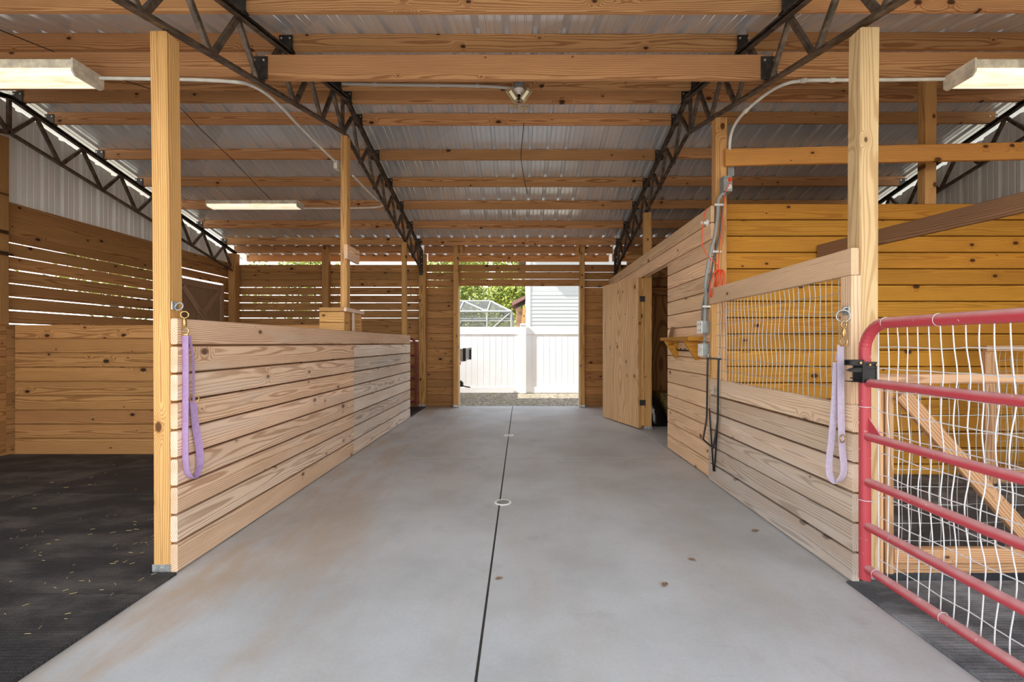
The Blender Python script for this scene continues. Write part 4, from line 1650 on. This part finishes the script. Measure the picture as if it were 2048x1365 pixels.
for x in (-2.75, -3.5):
    for y in (10.0, 11.0):
        mb = MB()
        mb.lathe((x, y, .31), [(.16, -.08), (.30, -.085), (.33, -.05), (.33, .05), (.30, .085), (.16, .08)], 24, (0, 1, 0))
        obj('wheel', mb, INK, t)

# house with lap siding
t = thing('house', 'white house with horizontal lap siding beyond the fence, right half of the doorway view', 'house', (4.2, 17.5, 0))
YH = 15.2
mb = MB()
z = 0.0
k = 0
while z < 3.0:
    mb.prism([(.32, YH, z), (.32, YH - .022, z), (.32, YH - .006, z + .125), (.32, YH, z + .125)], (8.0, 0, 0))
    z += .125
mb.box(.2, 8.3, YH - .01, YH + .01, 3.0, 4.4, 'x', ch=.002)
mb.box(.2, .22, YH, 21.0, 0, 4.4, 'y', ch=.002)
obj('siding', mb, plain('pale_grey_siding', (168, 171, 170), .6), t)
mb = MB()
mb.box(.17, .32, YH - .035, YH + .05, 0, 4.4, 'z', ch=.004)
obj('corner_trim', mb, plain('grey_trim', (196, 192, 190), .5), t)
mb = MB()
mb.prism([(-.1, YH - .5, 4.4), (8.6, YH - .5, 4.4), (8.6, 18.2, 6.2), (-.1, 18.2, 6.2)], (0, 0, .12))
mb.prism([(-.1, 18.2, 6.2), (8.6, 18.2, 6.2), (8.6, 21.5, 4.4), (-.1, 21.5, 4.4)], (0, 0, .12))
obj('roof', mb, plain('brown_shingle', (112, 92, 82), .9, 0, .2, 10), t)

t = thing('garden_shed', 'small brown shed roof squeezed between the pool cage and the house', 'shed', (-.3, 17.6, 0))
mb = MB()
mb.box(-.18, .16, 16.6, 18.6, 0, 2.55, 'z', ch=.004)
obj('wall', mb, plain('brown_board', (150, 118, 90), .8, 0, .2, 5), t)
mb = MB()
mb.prism([(-.33, 16.4, 2.62), (.17, 16.4, 2.88), (.17, 16.4, 3.0), (-.33, 16.4, 2.76)], (0, 2.4, 0))
obj('roof', mb, plain('mauve_brown_fascia', (128, 92, 86), .7), t)
mb = MB()
mb.board((-.08, 16.35, .5), (.13, 16.35, 2.55), .11, .04, (1, 0, 0))
tag(obj('leaning_plank', mb, W_POST), 'pale plank leaning against the brown shed above the fence', 'plank')

t = thing('pool_cage', 'grey screened pool enclosure beyond the fence', 'screen enclosure', (-4.0, 22, 0))
YC = 20.0
ALU = plain('cage_frame', (150, 152, 152), .5, .1)
mb = MB()
zt2, ze = 3.20, 2.66
xe = -.42
T_ = lambda px, py, Y: at(px, py, Y)
for A_, B_, r_ in (((xe, YC, 0), (xe, YC, ze), .045), ((-1.50, YC, 0), (-1.50, YC, ze), .045), ((-2.75, YC, 0), (-2.75, YC, ze), .045), ((-4.2, YC, 0), (-4.2, YC, ze), .045),
                   ((-7, YC, ze), (xe, YC, ze), .05), ((-7, YC, 2.24), (xe, YC, 2.24), .03), ((-7, YC + .9, zt2), (-1.4, YC + .9, zt2), .05),
                   ((xe, YC, ze), (-1.4, YC + .9, zt2), .05), ((-1.50, YC, ze), (-1.4, YC + .9, zt2), .045), ((-2.75, YC, ze), (-2.65, YC + .9, zt2), .045), ((-1.5, YC, ze), (-2.65, YC + .9, zt2), .04),
                   ((-4.2, YC, ze), (-4.1, YC + .9, zt2), .045),
                   ((xe, YC, ze), (-1.45, YC, 1.75), .035), ((-2.75, YC + 5, ze), (-2.0, YC + 5, 2.2), .04), ((xe, YC, ze), (xe, YC + 6, ze), .045), ((-1.4, YC + .9, zt2), (-1.4, YC + 5.1, zt2), .05), ((xe, YC + 6, ze), (-1.4, YC + 5.1, zt2), .045), ((xe, YC + 6, 0), (xe, YC + 6, ze), .045), ((-7, YC + 6, ze), (xe, YC + 6, ze), .05)):
    mb.tube([A_, B_], r_, 6)
obj('frame', mb, ALU, t)
m, nt_, b = new_mat('insect_screen')
N = NT(nt_)
tr = N.n('ShaderNodeBsdfTransparent')
df = N.n('ShaderNodeBsdfDiffuse')
df.inputs[0].default_value = lin((110, 112, 114))
mx = N.n('ShaderNodeMixShader')
mx.inputs[0].default_value = .55
N.l(tr.outputs[0], mx.inputs[1])
N.l(df.outputs[0], mx.inputs[2])
N.l(mx.outputs[0], nt_.nodes['Material Output'].inputs['Surface'])
mb = MB()
mb.add([(-7, YC, 0), (xe, YC, 0), (xe, YC, ze), (-7, YC, ze)], [[0, 1, 2, 3]])
mb.add([(-7, YC, ze), (xe, YC, ze), (-1.4, YC + .9, zt2), (-7, YC + .9, zt2)], [[0, 1, 2, 3]])
mb.add([(xe, YC, 0), (xe, YC + 6, 0), (xe, YC + 6, ze), (xe, YC, ze)], [[0, 1, 2, 3]])
mb.add([(xe, YC, ze), (xe, YC + 6, ze), (-1.4, YC + 5.1, zt2), (-1.4, YC + .9, zt2)], [[0, 1, 2, 3]])
mb.add([(-7, YC + .9, zt2), (-1.4, YC + .9, zt2), (-1.4, YC + 5.1, zt2), (-7, YC + 5.1, zt2)], [[0, 1, 2, 3]])
obj('screen', mb, m, t)


def tree(x, y, h, rad, n, label, seed, lo=.30, ls=1.0):
    r_ = random.Random(seed)
    t = thing('leafy_tree', label, 'tree', (x, y, 0), 'trees around the barn')
    mb = MB()
    mb.tube([(x, y, -.05), (x + .1, y, h * .3), (x - .05, y + .1, h * .6), (x, y, h * .9)], [.16, .13, .09, .03], 8)
    blobs = []
    for k in range(16):
        a, rr, zz = r_.uniform(0, 2 * PI), r_.uniform(.2, .8) * rad, r_.uniform(lo, .95) * h
        p = Vector((x + rr * math.cos(a), y + rr * math.sin(a), zz))
        blobs.append((p, rad * r_.uniform(.35, .6)))
        mb.tube([(x, y, zz * .6), p.lerp(Vector((x, y, zz)), .5) - Vector((0, 0, .1)), p], [.05, .035, .012], 6)
    obj('trunk', mb, BARK, t)
    mb = MB()
    for k in range(n):
        p, br = blobs[k % len(blobs)]
        v = Vector((r_.gauss(0, 1), r_.gauss(0, 1), r_.gauss(0, 1))).normalized() * br * r_.uniform(.35, 1) ** .6
        c = p + v
        s = r_.uniform(.10, .19) * ls
        d1 = Vector((r_.gauss(0, 1), r_.gauss(0, 1), r_.gauss(0, .6))).normalized()
        d2 = d1.cross(Vector((r_.gauss(0, 1), r_.gauss(0, 1), r_.gauss(0, 1)))).normalized()
        n3 = d1.cross(d2) * s * .18
        mb.add([c - d1 * s, c + d2 * s * .42 + n3, c + d1 * s, c - d2 * s * .42 + n3], [[0, 1, 2], [0, 2, 3]], wv=(r_.random(), 0, 0))
    obj('foliage', mb, LEAF, t)


tree(-5.3, 33, 8.0, 3.0, 11000, 'leafy green tree behind the pool cage, left in the doorway view', 1, .12, 1.05)
tree(.6, 30, 7.2, 2.4, 10000, 'yellow-green tree behind the brown shed in the doorway view', 2, .12, 1.05)
tree(-2.2, 40, 9.0, 3.4, 7000, 'tall tree farthest back, between the other two in the doorway view', 8, .1, 1.7)
tree(-12.0, 25, 6.5, 3.0, 2500, 'leafy tree glimpsed through the slats of the left back wall', 3)
tree(-19, 21, 7.0, 3.2, 2500, 'leafy tree glimpsed above the corner of the slatted walls', 4)
tree(-19, 12.5, 6.0, 3.0, 2500, 'leafy tree glimpsed through the left wall near the X-braced door', 5)
tree(-19, 5.0, 6.0, 3.0, 2500, 'leafy tree glimpsed through the nearest slats of the left wall', 6)
